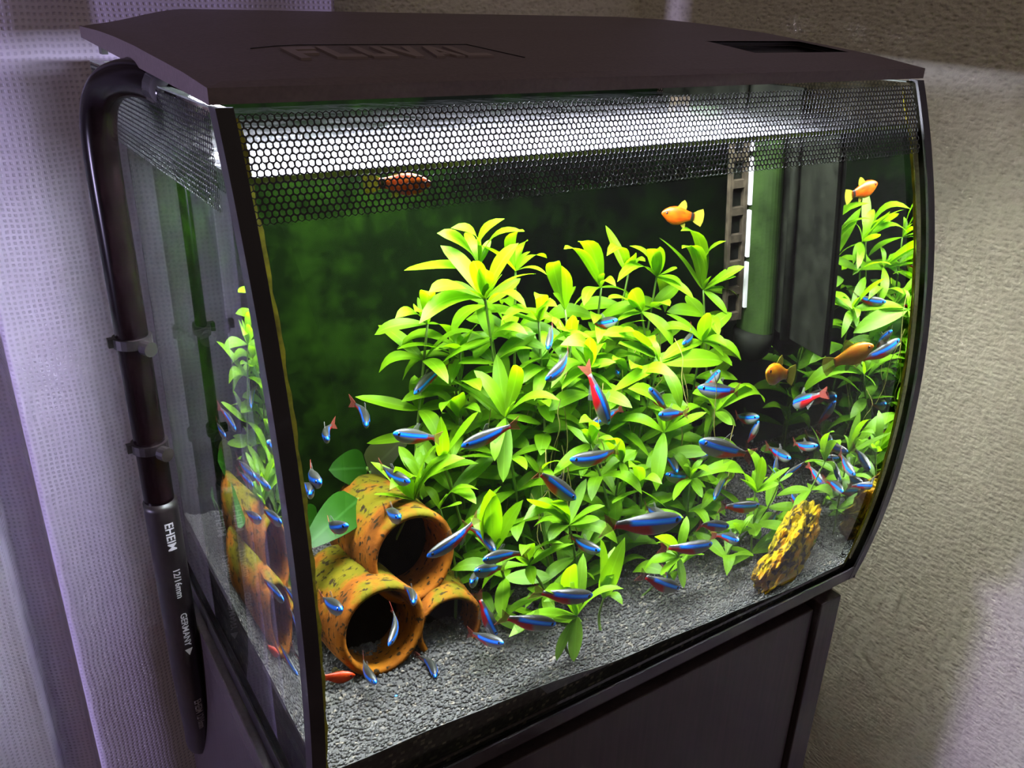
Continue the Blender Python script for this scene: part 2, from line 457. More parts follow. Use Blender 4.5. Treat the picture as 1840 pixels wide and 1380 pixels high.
M = {
    'wall': mat_wallpaper(), 'curtain': mat_curtain(), 'water': mat_water(), 'surface': mat_surface(), 'pane': mat_pane('clear_side_glass', 1.13), 'apane': mat_pane('algae_filmed_side_glass', 1.13, (0.66, 0.65, 0.60), (0.42, 0.41, 0.32)), 'fpane': mat_pane('clear_front_glass', 1.0005), 'led': mat_led(),
    'lid': plain('matte_black_lid_plastic', (0.105, 0.078, 0.082), 0.55, noise=0.15, scale=500, bump=0.08),
    'lid_letter': plain('raised_letter_plastic', (0.19, 0.145, 0.14), 0.5, noise=0.1),
    'trim': plain('black_trim_plastic', (0.012, 0.010, 0.011), 0.35, noise=0.2),
    'band': plain('black_printed_honeycomb', (0.008, 0.008, 0.010), 0.5, noise=0.1),
    'hose': plain('smoky_black_hose', (0.004, 0.002, 0.0025), 0.2, noise=0.2, spec=0.16),
    'rubber': plain('black_rubber', (0.009, 0.006, 0.007), 0.4, noise=0.2),
    'print': plain('grey_hose_print', (0.42, 0.40, 0.44), 0.6, noise=0.1),
    'clear_plastic': plain('smoky_clear_plastic', (0.06, 0.06, 0.06), 0.12, noise=0.2),
    'wood': mat_wood(), 'terracotta': mat_terracotta(), 'rock': mat_rock(), 'back': mat_back(), 'gravel': mat_gravel(),
    'leaf': mat_leaf('bright_stem_plant_leaf', (0.125, 0.285, 0.0008), (0.24, 0.50, 0.0008)),
    'broad': mat_leaf('broad_dark_leaf', (0.016, 0.085, 0.002), (0.03, 0.14, 0.002)),
    'brown': mat_leaf('browning_broad_leaf', (0.030, 0.040, 0.003), (0.05, 0.06, 0.003)),
    'stem': plain('pale_green_stem', (0.07, 0.14, 0.008), 0.6, noise=0.3),
    'root': plain('pale_thread_root', (0.22, 0.18, 0.04), 0.7, noise=0.3),
    'tetra': mat_tetra(), 'tfin': mat_fin('clear_fin', (0.22, 0.22, 0.20), 0.22), 'tred': mat_fin('red_tail_fin', (0.22, 0.05, 0.035), 0.40),
    'eye': plain('black_eye', (0.006, 0.006, 0.008), 0.1), 'eyering': plain('bright_eye_ring', (0.3, 0.55, 0.8), 0.2, metallic=0.4),
    'platy': mat_platy('orange_red_platy_skin', (0.24, 0.022, 0.001), (0.30, 0.055, 0.001), True),
    'platy_y': mat_platy('golden_platy_skin', (0.30, 0.06, 0.002), (0.32, 0.16, 0.003), False),
    'platy_r': mat_platy('scarlet_platy_skin', (0.38, 0.022, 0.003), (0.45, 0.05, 0.004), False),
    'pfin': mat_fin('yellow_platy_fin', (0.22, 0.20, 0.02), 0.55),
    'filter': plain('algae_stained_black_plastic', (0.0045, 0.005, 0.0032), 0.7, spec=0.02, noise=0.6, scale=70, bump=0.1),
    'grille': plain('grimy_grille_plastic', (0.022, 0.017, 0.010), 0.7, spec=0.1, noise=0.6, scale=160, bump=0.4),
    'filter_green': plain('algae_green_filter_body', (0.008, 0.016, 0.003), 0.6, spec=0.05, noise=0.5, scale=50),
    'slit': plain('white_filter_sponge', (0.30, 0.30, 0.28), 0.8, noise=0.1),
    'silicone': plain('algae_yellow_silicone', (0.40, 0.36, 0.015), 0.5, noise=0.5, scale=160, bump=0.3),
    'black': plain('black_glass_paint', (0.010, 0.009, 0.010), 0.25, noise=0.1),
    'edge': plain('greenish_glass_edge', (0.30, 0.36, 0.30), 0.15, noise=0.2, scale=90),
    'meniscus_line': plain('bright_meniscus_green', (0.16, 0.26, 0.006), 0.5, noise=0.5, scale=60),
    'floor': plain('brown_floor', (0.16, 0.11, 0.08), 0.5, noise=0.2),
}

# ------------------------------------------------------------------ measured places: crown and leaf tips of each stem; nose and tail of each tetra (metres)
ROSETTES = [
    ((0.1595, 0.12, 0.21), [(0.1173, 0.1003, 0.2255), (0.1394, 0.1362, 0.2379), (0.1434, 0.0976, 0.2392), (0.1501, 0.094, 0.2346), (0.1864, 0.1044, 0.2248), (0.1729, 0.0995, 0.2445), (0.1783, 0.1305, 0.1809), (0.1111, 0.1013, 0.2097), (0.1587, 0.0927, 0.2311)], 'tall stem plant with the large open rosette at the upper left of the thicket'),
    ((0.1646, 0.14, 0.2234), [(0.134, 0.1263, 0.2475), (0.1125, 0.1242, 0.2311), (0.1749, 0.1224, 0.2517), (0.1428, 0.1272, 0.249), (0.1654, 0.1615, 0.2355), (0.1856, 0.1196, 0.2442)], 'tallest stem plant at the upper left, its leaf tip reaching highest of all'),
    ((0.1935, 0.15, 0.2131), [(0.2229, 0.1641, 0.2132), (0.2063, 0.1307, 0.2144), (0.1907, 0.1288, 0.2414), (0.159, 0.1305, 0.2376), (0.213, 0.1715, 0.2227)], 'stem plant tucked behind the tallest stem at the upper left'),
    ((0.1265, 0.13, 0.1985), [(0.101, 0.111, 0.2114), (0.0992, 0.1445, 0.1924), (0.1203, 0.1069, 0.2214), (0.1483, 0.1449, 0.1795), (0.1095, 0.1028, 0.216)], 'stem plant at the left rim of the thicket with two thin leaves pointing left'),
    ((0.1972, 0.125, 0.19), [(0.1822, 0.0979, 0.213), (0.1639, 0.1094, 0.2046), (0.1634, 0.1069, 0.2008), (0.1982, 0.1001, 0.2058), (0.2021, 0.1021, 0.1889)], 'stem plant with a compact crown right of the large open rosette'),
    ((0.1461, 0.13, 0.1798), [(0.1123, 0.1459, 0.1819), (0.1206, 0.1013, 0.1946), (0.1759, 0.1396, 0.1805), (0.1494, 0.1092, 0.2007), (0.1463, 0.1495, 0.154)], 'stem plant with a wide leaf to the left below the large open rosette'),
    ((0.2615, 0.16, 0.1913), [(0.2219, 0.1377, 0.2254), (0.2359, 0.1445, 0.2262), (0.2309, 0.1416, 0.1894), (0.2598, 0.1357, 0.1989), (0.2363, 0.1377, 0.1898), (0.2914, 0.1692, 0.1783)], 'stem plant with two arching leaves hooked left at the top centre of the thicket'),
    ((0.2917, 0.175, 0.1916), [(0.282, 0.1912, 0.2195), (0.2614, 0.1521, 0.2129), (0.2794, 0.1461, 0.213), (0.2886, 0.1457, 0.2078)], 'stem plant with one long thin leaf rising at the top centre of the thicket'),
    ((0.3065, 0.16, 0.1923), [(0.2892, 0.1695, 0.2113), (0.2958, 0.1386, 0.2181), (0.2845, 0.1332, 0.2194), (0.3078, 0.1343, 0.2043), (0.2664, 0.146, 0.1979), (0.3239, 0.1484, 0.1818), (0.3228, 0.1739, 0.1627), (0.326, 0.1393, 0.1811)], 'stem plant with a full crown of eight leaves at the top right centre'),
    ((0.3474, 0.16, 0.1783), [(0.3155, 0.1437, 0.2241), (0.3141, 0.1392, 0.2144), (0.3252, 0.1443, 0.2139), (0.3533, 0.1409, 0.2144), (0.3701, 0.1395, 0.1963), (0.3648, 0.1423, 0.1897), (0.309, 0.1623, 0.2161), (0.371, 0.147, 0.1744), (0.388, 0.1712, 0.1601), (0.3597, 0.1444, 0.1651)], 'stem plant at the upper right of the thicket leaning toward the filter'),
    ((0.2882, 0.15, 0.1752), [(0.2642, 0.1221, 0.2), (0.2511, 0.1316, 0.1938), (0.3042, 0.1313, 0.1556), (0.2571, 0.1273, 0.1808)], 'stem plant with a flat crown below the full crown at the top right'),
    ((0.332, 0.135, 0.1538), [(0.3655, 0.1469, 0.1644), (0.3186, 0.1099, 0.1815), (0.3409, 0.114, 0.1549), (0.3087, 0.1492, 0.1711), (0.3553, 0.1154, 0.1429), (0.2858, 0.1167, 0.1541), (0.3393, 0.1162, 0.1482)], 'stem plant at the right rim of the thicket below the filter grille'),
    ((0.226, 0.145, 0.1871), [(0.2101, 0.1263, 0.2221), (0.2168, 0.1302, 0.2183), (0.2451, 0.1708, 0.186)], 'stem plant with two tall upright leaves at the top centre of the thicket'),
    ((0.2222, 0.13, 0.1708), [(0.2115, 0.1058, 0.1974), (0.1975, 0.1004, 0.1934), (0.222, 0.1021, 0.1857)], 'stem plant with three short leaves in the upper centre of the thicket'),
    ((0.2891, 0.13, 0.1524), [(0.2621, 0.1178, 0.1776), (0.2391, 0.1171, 0.1774), (0.2486, 0.1119, 0.1726), (0.3057, 0.1167, 0.1464), (0.2917, 0.1481, 0.1279)], 'stem plant right of centre with its leaves fanned to the left'),
    ((0.1612, 0.1, 0.1481), [(0.1345, 0.1192, 0.169), (0.1642, 0.1171, 0.1787), (0.1624, 0.0839, 0.1836), (0.1888, 0.0783, 0.1596), (0.1928, 0.1149, 0.1325), (0.1462, 0.0836, 0.1313), (0.183, 0.1198, 0.1503), (0.1473, 0.1133, 0.174), (0.15, 0.0806, 0.1188)], 'stem plant with a star-shaped rosette in the middle left of the thicket'),
    ((0.1402, 0.12, 0.1448), [(0.1222, 0.1347, 0.1584), (0.1287, 0.0921, 0.1704), (0.1195, 0.097, 0.1612), (0.1437, 0.096, 0.1561)], 'stem plant with four leaves left of the star-shaped rosette'),
    ((0.1494, 0.14, 0.1718), [(0.1046, 0.1231, 0.1902), (0.1165, 0.1527, 0.1605), (0.1575, 0.1191, 0.1744), (0.1339, 0.116, 0.1683)], 'stem plant behind the left rim with leaves spread left'),
    ((0.1192, 0.1, 0.1329), [(0.1376, 0.0845, 0.162), (0.1149, 0.0858, 0.1637), (0.1467, 0.1187, 0.1278)], 'stem plant with one long arching leaf above the bushy plant'),
    ((0.1007, 0.1, 0.1134), [(0.0812, 0.1147, 0.1349), (0.0863, 0.086, 0.1422), (0.1122, 0.0857, 0.1486), (0.1202, 0.0877, 0.1386), (0.127, 0.0821, 0.1384), (0.0716, 0.081, 0.1321), (0.0733, 0.084, 0.126), (0.1108, 0.12, 0.0989), (0.0912, 0.0692, 0.1185)], 'bushy stem plant growing just above the upper terracotta tube'),
    ((0.1081, 0.11, 0.1197), [(0.1156, 0.1249, 0.1349), (0.1019, 0.1256, 0.1348), (0.14, 0.094, 0.1276), (0.0811, 0.0828, 0.1316)], 'stem plant with an upright strap leaf inside the bushy group above the tubes'),
    ((0.1123, 0.09, 0.109), [(0.1322, 0.0762, 0.1208), (0.0935, 0.0614, 0.122), (0.1168, 0.0644, 0.1213)], 'stem plant with three leaves lying right of the upper tube'),
    ((0.1857, 0.06, 0.091), [(0.1463, 0.0371, 0.1266), (0.1648, 0.0415, 0.1182), (0.2057, 0.0748, 0.1095), (0.2131, 0.0405, 0.0778), (0.1974, 0.0376, 0.0994), (0.1665, 0.0725, 0.0902), (0.1609, 0.0367, 0.0966), (0.2048, 0.0455, 0.103), (0.1478, 0.0458, 0.11)], 'stem plant with a dense rosette low in the centre of the thicket'),
    ((0.1329, 0.06, 0.0884), [(0.1235, 0.0372, 0.1384), (0.1481, 0.0461, 0.1221), (0.1302, 0.0458, 0.1236), (0.1316, 0.0394, 0.1372), (0.1252, 0.0738, 0.107)], 'stem plant with upright broad leaves beside the upper terracotta tube'),
    ((0.1531, 0.05, 0.0788), [(0.1776, 0.0349, 0.0907), (0.1711, 0.0354, 0.0926), (0.1359, 0.0207, 0.1017), (0.1254, 0.0602, 0.0682), (0.1441, 0.0207, 0.0813), (0.1251, 0.0264, 0.0993)], 'stem plant with a bare leaning stem right of the terracotta tubes'),
    ((0.1659, 0.0, 0.0599), [(0.1124, -0.02, 0.0755), (0.1263, -0.0163, 0.0827), (0.1483, -0.0137, 0.0401), (0.1585, -0.02, 0.0294), (0.1544, -0.016, 0.1044), (0.1757, 0.0164, 0.0921), (0.191, -0.0171, 0.0746), (0.1365, -0.0127, 0.0859), (0.1338, -0.0199, 0.0967)], 'stem plant nearest the front glass with two leaves hanging onto the gravel'),
    ((0.1947, 0.02, 0.0542), [(0.1809, 0.003, 0.1041), (0.2054, 0.0295, 0.0822), (0.1977, 0.0011, 0.1007), (0.1987, -0.0031, 0.0557), (0.1875, -0.0049, 0.0788)], 'short stem plant with a row of upright strap leaves behind the front rosette'),
    ((0.2526, 0.02, 0.0635), [(0.2299, 0.0297, 0.0576), (0.2397, 0.0378, 0.0579), (0.2849, 0.0355, 0.0499), (0.2518, 0.0031, 0.0455), (0.2384, 0.0311, 0.0737), (0.2618, 0.0297, 0.0858), (0.2242, -0.009, 0.0688), (0.2232, 0.0062, 0.0912)], 'low stem plant standing alone on the gravel left of the rock'),
    ((0.3415, 0.06, 0.0718), [(0.3374, 0.0717, 0.0998), (0.3314, 0.0406, 0.1051), (0.3626, 0.0446, 0.0887), (0.2971, 0.0378, 0.104), (0.3565, 0.083, 0.0788), (0.3507, 0.0396, 0.081), (0.3105, 0.0371, 0.0959)], 'small stem plant at the right foot of the thicket behind the rock'),
    ((0.3919, 0.035, 0.0882), [(0.385, 0.0185, 0.1158), (0.3791, 0.0463, 0.1144), (0.3576, 0.0168, 0.101), (0.3865, 0.0091, 0.1082), (0.3968, 0.0244, 0.0834)], 'small stem plant near the right pane behind the rock'),
    ((0.277, 0.095, 0.1161), [(0.2492, 0.1117, 0.1238), (0.3027, 0.0786, 0.1293), (0.2596, 0.0729, 0.0885), (0.236, 0.0756, 0.1585), (0.3005, 0.1116, 0.1218), (0.3268, 0.1097, 0.1114)], 'stem plant with one long leaf hanging straight down at the right of the thicket'),
    ((0.3302, 0.11, 0.1148), [(0.3864, 0.124, 0.1059), (0.3722, 0.1218, 0.1157), (0.3012, 0.0974, 0.1361), (0.3322, 0.0876, 0.112), (0.3363, 0.1267, 0.1269)], 'stem plant reaching right below the filter with a long pointed leaf'),
    ((0.2133, 0.085, 0.1258), [(0.2041, 0.1008, 0.134), (0.2061, 0.0597, 0.1446), (0.222, 0.0637, 0.1297), (0.1785, 0.0683, 0.121), (0.1928, 0.0609, 0.1514)], 'stem plant with a small crown in the very middle of the thicket'),
    ((0.2235, 0.105, 0.1644), [(0.1942, 0.0888, 0.1878), (0.246, 0.1258, 0.165), (0.2483, 0.1275, 0.1515), (0.1878, 0.0895, 0.1634), (0.1937, 0.0866, 0.1625), (0.211, 0.0815, 0.192)], 'stem plant with a wide crown in the upper middle of the thicket'),
    ((0.2835, 0.115, 0.1536), [(0.2393, 0.0998, 0.1484), (0.3232, 0.1304, 0.1462), (0.3096, 0.1357, 0.131), (0.3409, 0.1183, 0.1437), (0.2906, 0.0955, 0.1289)], 'stem plant with drooping leaves right of the middle'),
    ((0.2377, 0.085, 0.1089), [(0.2235, 0.1031, 0.0967), (0.2655, 0.1075, 0.0926), (0.2276, 0.0625, 0.1049), (0.2133, 0.0617, 0.1365)], 'stem plant with low leaves left of the long hanging leaf'),
    ((0.2954, 0.085, 0.0844), [(0.2995, 0.0599, 0.0943), (0.3015, 0.107, 0.0878), (0.2856, 0.0982, 0.1006), (0.3492, 0.0853, 0.0678), (0.2679, 0.0613, 0.084), (0.2954, 0.0651, 0.0776)], 'stem plant with dark leaves right of the long hanging leaf'),
    ((0.2475, 0.075, 0.0919), [(0.2131, 0.0511, 0.1002), (0.2499, 0.0478, 0.1042), (0.2234, 0.0485, 0.1214), (0.2777, 0.0857, 0.0674)], 'stem plant with short leaves below the long hanging leaf'),
    ((0.3247, 0.09, 0.0681), [(0.3648, 0.1067, 0.037), (0.3504, 0.1071, 0.0686), (0.2978, 0.0694, 0.0678), (0.3434, 0.1132, 0.07)], 'stem plant with four crossed leaves at the lower right of the thicket'),
    ((0.1793, 0.09, 0.1138), [(0.1715, 0.1064, 0.1199), (0.184, 0.0666, 0.1281), (0.1786, 0.1068, 0.0902), (0.1784, 0.0631, 0.1137)], 'stem plant with four small leaves above the dense low rosette'),
    ((0.2602, 0.125, 0.1374), [(0.2339, 0.1006, 0.1363), (0.2592, 0.0992, 0.1388), (0.2413, 0.1069, 0.1641), (0.2645, 0.1014, 0.1512)], 'stem plant with four small leaves right of the steeply diving tetra'),
    ((0.2013, 0.125, 0.162), [(0.1952, 0.1455, 0.1633), (0.2003, 0.099, 0.1605), (0.181, 0.0997, 0.1541), (0.172, 0.1002, 0.1655)], 'stem plant with four small leaves left of the upper middle crown'),
    ((0.3644, 0.06, 0.0734), [(0.352, 0.0614, 0.0883), (0.3766, 0.0584, 0.0774), (0.3734, 0.0623, 0.0627)], 'tiny seedling between the small stem plants behind the rock'),
    ((0.3129, 0.03, 0.0576), [(0.3169, 0.0267, 0.0676), (0.3222, 0.0269, 0.0598), (0.3062, 0.0309, 0.0635)], 'tiny seedling on the bare gravel left of the rock'),
]
TETRAS = [
    ((0.1812, 0.08, 0.1902), (0.1946, 0.1008, 0.1944), 'tetra bending its red tail over the upper centre of the plant thicket'),
    ((0.2577, 0.13, 0.1799), (0.2522, 0.154, 0.1709), 'tetra swimming right, highest of all, at the top centre of the thicket'),
    ((0.3061, 0.12, 0.1601), (0.3263, 0.135, 0.1613), 'small tetra diving left at the upper right of the thicket'),
    ((0.1706, 0.06, 0.1808), (0.196, 0.0742, 0.1865), 'tetra pointing down left with silver belly in the upper centre of the thicket'),
    ((0.1106, 0.118, 0.1659), (0.1331, 0.1328, 0.1725), 'tetra tilted steeply down left against the dark back left of the thicket'),
    ((0.0808, 0.068, 0.168), (0.1065, 0.0768, 0.1566), 'tetra swimming level to the left above the brown broad leaf'),
    ((0.1126, 0.05, 0.1601), (0.1425, 0.05, 0.1642), 'large tetra heading down left across the star-shaped rosette'),
    ((0.091, 0.077, 0.1354), (0.0833, 0.1046, 0.1338), 'tetra heading down right over the bushy plant above the tubes'),
    ((0.1851, 0.05, 0.1109), (0.1599, 0.05, 0.1344), 'tetra diving right in the lower centre above the dense rosette'),
    ((0.1866, 0.06, 0.1305), (0.2205, 0.06, 0.1261), 'dark-backed tetra swimming left in the middle of the thicket'),
    ((0.2138, 0.06, 0.1458), (0.2014, 0.06, 0.1764), 'tetra diving steeply with a long blue flank in the centre of the thicket'),
    ((0.2162, 0.09, 0.1352), (0.2416, 0.0982, 0.1366), 'tetra half hidden behind the steeply diving one in the centre'),
    ((0.2548, 0.08, 0.1535), (0.2724, 0.0862, 0.1354), 'dark-backed tetra pointing up left right of centre'),
    ((0.2571, 0.07, 0.1395), (0.2817, 0.0808, 0.1324), 'small tetra heading left just above the long hanging leaf'),
    ((0.3202, 0.09, 0.1494), (0.3217, 0.1102, 0.1331), 'tetra pointing up right at the right rim of the thicket'),
    ((0.3048, 0.095, 0.1394), (0.3408, 0.095, 0.1299), 'tetra swimming left at the right rim of the thicket, another crossing above it'),
    ((0.3649, 0.1, 0.1067), (0.3596, 0.128, 0.0989), 'tetra heading right in the open dark water right of the thicket'),
    ((0.3657, 0.1, 0.1038), (0.3683, 0.1176, 0.0837), 'tetra standing on its tail in the open dark water right of the thicket'),
    ((0.2638, 0.025, 0.1354), (0.3042, 0.025, 0.1174), 'large tetra heading up left at the lower right of the thicket'),
    ((0.3142, 0.09, 0.0949), (0.3082, 0.1176, 0.087), 'tetra half hidden behind the large one at the lower right of the thicket'),
    ((0.2818, 0.08, 0.0934), (0.2886, 0.1062, 0.095), 'tetra facing the glass beside the long hanging leaf'),
    ((0.2744, 0.085, 0.0916), (0.3004, 0.0916, 0.081), 'tetra swimming left right below the hanging leaf tip'),
    ((0.3025, 0.06, 0.0762), (0.3226, 0.0808, 0.0806), 'thin tetra seen from above, head down at the lower right of the thicket'),
    ((0.2538, 0.12, 0.1501), (0.2646, 0.1436, 0.1468), 'tiny tetra seen head on in the upper right of the thicket'),
    ((0.2212, -0.032, 0.1145), (0.1729, -0.032, 0.127), 'largest tetra, swimming right close to the front glass below the thicket'),
    ((0.2447, 0.03, 0.0903), (0.2428, 0.0588, 0.0859), 'tetra mostly hidden behind the largest one'),
    ((0.2881, 0.01, 0.0762), (0.2616, 0.01, 0.0871), 'tetra heading right over bare gravel left of the rock'),
    ((0.2944, 0.0, 0.0668), (0.2944, 0.0288, 0.064), 'tetra heading down right, tucked under its neighbour left of the rock'),
    ((0.2579, -0.02, 0.0818), (0.224, -0.02, 0.0902), 'tetra swimming right over the low lone plant'),
    ((0.3339, 0.04, 0.0696), (0.302, 0.04, 0.0775), 'tetra swimming right at the right foot of the thicket'),
    ((0.3506, 0.05, 0.0464), (0.3727, 0.069, 0.046), 'thin pale tetra heading down left beside the rock top'),
    ((0.2351, -0.02, 0.0576), (0.2068, -0.02, 0.0764), 'tetra heading down right under the low lone plant'),
    ((0.2319, -0.01, 0.054), (0.2435, 0.0132, 0.0583), 'pale tetra head down, crossing another under the low lone plant'),
    ((0.397, 0.1, 0.11), (0.3955, 0.068, 0.1256), 'tetra heading left alone below the yellow platy'),
    ((0.3968, 0.056, 0.0928), (0.3882, 0.08, 0.0883), 'tetra swimming right above the small plant near the right pane'),
    ((0.3876, 0.08, 0.0788), (0.3848, 0.1098, 0.078), 'tetra heading down right right of the thicket, near a pale one'),
    ((0.3965, 0.034, 0.0693), (0.3928, 0.0574, 0.0779), 'tetra heading down right in the group right of the rock top'),
    ((0.3962, -0.009, 0.087), (0.3949, 0.019, 0.0956), 'tetra in the group by the right pane, highest of that group'),
    ((0.3943, 0.0, 0.0731), (0.3968, 0.0274, 0.0751), 'small tetra in the group by the right pane, between two others'),
    ((0.4081, -0.032, 0.0801), (0.3948, -0.0122, 0.0816), 'rightmost tetra, swimming right against the right pane'),
    ((0.3817, 0.04, 0.0573), (0.3811, 0.0698, 0.0579), 'tetra heading down right just above the rock'),
    ((0.3665, 0.07, 0.0744), (0.3803, 0.0916, 0.0789), 'pale tetra head down above the seedling behind the rock'),
    ((0.3763, 0.07, 0.0721), (0.3955, 0.0698, 0.0775), 'dark tetra heading down left above the rock'),
    ((0.0474, 0.02, 0.0576), (0.0466, 0.0476, 0.0579), 'tetra nosing the gravel in front of the lower left tube'),
    ((0.0599, 0.02, 0.044), (0.0429, 0.0426, 0.0367), 'tetra gliding right just over the gravel in the lower left corner'),
    ((0.0824, 0.02, 0.0461), (0.0858, 0.0484, 0.0469), 'pale tetra seen from above on the gravel between the two lower tubes'),
    ((0.1178, 0.015, 0.0605), (0.108, 0.015, 0.0845), 'pale tetra head down beside the lower right tube'),
    ((0.1132, -0.01, 0.0669), (0.1037, 0.0168, 0.0662), 'tetra with a bright stripe low in front of the lower right tube'),
    ((0.1426, -0.02, 0.0706), (0.1116, -0.02, 0.0877), 'tetra swimming right over the leaf of the frontmost plant'),
    ((0.167, -0.02, 0.0797), (0.1335, -0.02, 0.0937), 'tetra swimming level to the right across the frontmost upright leaves'),
    ((0.0763, 0.01, 0.1249), (0.1036, 0.01, 0.1335), 'large tetra heading down left before the mouth of the upper tube'),
    ((0.1278, 0.04, 0.0994), (0.1258, 0.066, 0.1046), 'dark tetra diving right of the upper tube mouth'),
    ((0.111, 0.02, 0.1079), (0.1358, 0.0298, 0.101), 'tetra heading left just right of the upper tube mouth'),
    ((0.1062, 0.02, 0.1026), (0.1286, 0.0352, 0.0909), 'tetra swimming left between the upper and lower right tubes'),
    ((0.1043, 0.02, 0.0963), (0.1173, 0.0446, 0.0871), 'small tetra facing the glass above the lower right tube'),
    ((0.1949, 0.03, 0.0821), (0.1856, 0.0578, 0.0829), 'tetra heading down right under the dense low rosette'),
    ((0.0549, 0.015, 0.0797), (0.0678, 0.0362, 0.0853), 'pale tetra seen from above across the mouth of the lower left tube'),
    ((0.0743, 0.03, 0.0909), (0.0807, 0.0552, 0.0871), 'tetra seen head on at the lip between the upper and lower left tubes'),
    ((0.0498, 0.06, 0.1294), (0.0432, 0.084, 0.1205), 'tetra swimming right behind the upper tube by the left corner post'),
    ((0.0756, 0.05, 0.1306), (0.0769, 0.0786, 0.1222), 'small tetra turning away on top of the upper tube'),
    ((0.0332, 0.02, 0.1065), (0.0309, 0.0488, 0.1), 'tetra heading down right over the lower left tube'),
    ((0.0359, 0.05, 0.1603), (0.0369, 0.0794, 0.1544), 'tetra beside the left corner post above the broad leaf'),
    ((0.031, 0.05, 0.1559), (0.0363, 0.074, 0.1502), 'tetra facing the glass beside the left corner post'),
    ((0.0831, 0.12, 0.1527), (0.0896, 0.1478, 0.1533), 'thin tetra head down in the dark open water at the left'),
    ((0.0592, 0.12, 0.1503), (0.0652, 0.1452, 0.1467), 'smallest tetra, head on in the dark open water at the left'),
]

# ------------------------------------------------------------------ tank shape
W, TD = 0.41, 0.262              # width, depth (front pane top to back)
RR, ZC = 0.5405, 0.13            # vertical curve of the bowed front
YC = -0.0477 + RR
WL = 0.3147                      # water level
GT = 0.339                       # top of the glass
GX = 0.005                       # glass thickness
YB = 0.2150                      # black partition of the rear compartment
def F(z, off=0.0):
    """y of the bowed front at height z, off = distance inside it"""
    r = RR - off
    return YC - math.sqrt(r * r - (z - ZC) ** 2)

def gravel_z(x, y):
    xs = [0.0, 0.06, 0.105, 0.15, 0.195, 0.255, 0.30, 0.36, 0.41]
    zs = [0.047, 0.0440, 0.040, 0.033, 0.027, 0.022, 0.017, 0.014, 0.013]
    return float(np.interp(x, xs, zs)) + 0.05 * max(0.0, y + 0.035) * (0.4 + 1.6 * min(1, max(0, (x - 0.08) / 0.2)))

# ------------------------------------------------------------------ the setting
RW, BW = 0.56, 0.425             # right wall, back wall
o = MB().box(RW, RW + 0.08, -1.6, BW + 0.08, -0.8, 1.5).build('wall_right', M['wall']); tag(o, kind='structure')
o = MB().box(-1.8, RW, BW, BW + 0.08, -0.8, 1.5).build('wall_back', M['wall']); tag(o, kind='structure')
o = MB().box(-1.8, RW, -1.6, BW, -0.84, -0.80).build('floor', M['floor']); tag(o, kind='structure')

def ss01(t):
    t = min(1, max(0, t)); return t * t * (3 - 2 * t)
# curtain with soft folds and one deep pleat shaped in for a dark shadow band
nx, nzz = 330, 30
cv, cf = [], []
for j in range(nzz + 1):
    z = -0.79 + (1.35 + 0.79) * j / nzz
    for i in range(nx + 1):
        x = -0.75 + 0.925 * i / nx
        fold = 0.010 * math.sin(x * 46 + 0.5) + 0.006 * math.sin(x * 17 + 1.3) + 0.003 * math.sin(x * 90 + z * 2)
        wgt = 1.0 if x < -0.1 else max(0.25, 1 - (x + 0.1) * 6)
        pleat = ss01((x + 0.106) / 0.005) * (1 - ss01((x + 0.078) / 0.004))
        cv.append((x, 0.312 + fold * wgt + 0.040 * pleat, z))
for j in range(nzz):
    for i in range(nx):
        a = j * (nx + 1) + i
        cf.append((a, a + 1, a + nx + 2, a + nx + 1))
o = link('curtain', pyd('curtain', cv, cf), M['curtain'], smooth=True)
sm = o.modifiers.new('thickness', 'SOLIDIFY'); sm.thickness = 0.0008
tag(o, 'white open-weave mesh curtain hanging behind and left of the aquarium', 'curtain')

# ------------------------------------------------------------------ cabinet under the tank
cab = empty('cabinet', (0.2, 0.1, -0.79))
tag(cab, 'dark brown wooden cabinet the aquarium stands on', 'cabinet')
CX0, CX1, CY0, CY1 = -0.0065, 0.4065, -0.026, 0.272
MB().box(CX0, CX1, CY0 + 0.004, CY1, -0.016, 0.0).build('cabinet_top', M['wood'], cab, bevel=0.0008)
MB().box(CX0, CX0 + 0.016, CY0 - 0.002, CY1, -0.79, -0.0165).build('side_panel', M['wood'], cab, bevel=0.0008)
MB().box(CX1 - 0.022, CX1, CY0 - 0.004, CY1, -0.79, -0.0165).build('side_panel', M['wood'], cab, bevel=0.0008)
d = MB().box(CX0 + 0.0185, CX1 - 0.0245, CY0, CY0 + 0.016, -0.76, -0.022).build('door', M['wood'], cab, bevel=0.001)
MB().box(CX0 + 0.016, CX1 - 0.022, CY1 - 0.01, CY1, -0.79, -0.0165).build('back_panel', M['wood'], cab)
MB().box(CX0 + 0.016, CX1 - 0.022, CY0 + 0.02, CY1 - 0.01, -0.79, -0.765).build('bottom_panel', M['wood'], cab)

# ------------------------------------------------------------------ aquarium
aq = empty('aquarium', (W / 2, TD / 2, 0.0))
tag(aq, 'glass aquarium with bowed front, black edges and a honeycomb band', 'aquarium')

def side_outline(off, z0, z1, n=26):
    pts = []
    for k in range(n + 1):
        z = z0 + (z1 - z0) * k / n
        pts.append((F(z, off), z))
    return pts

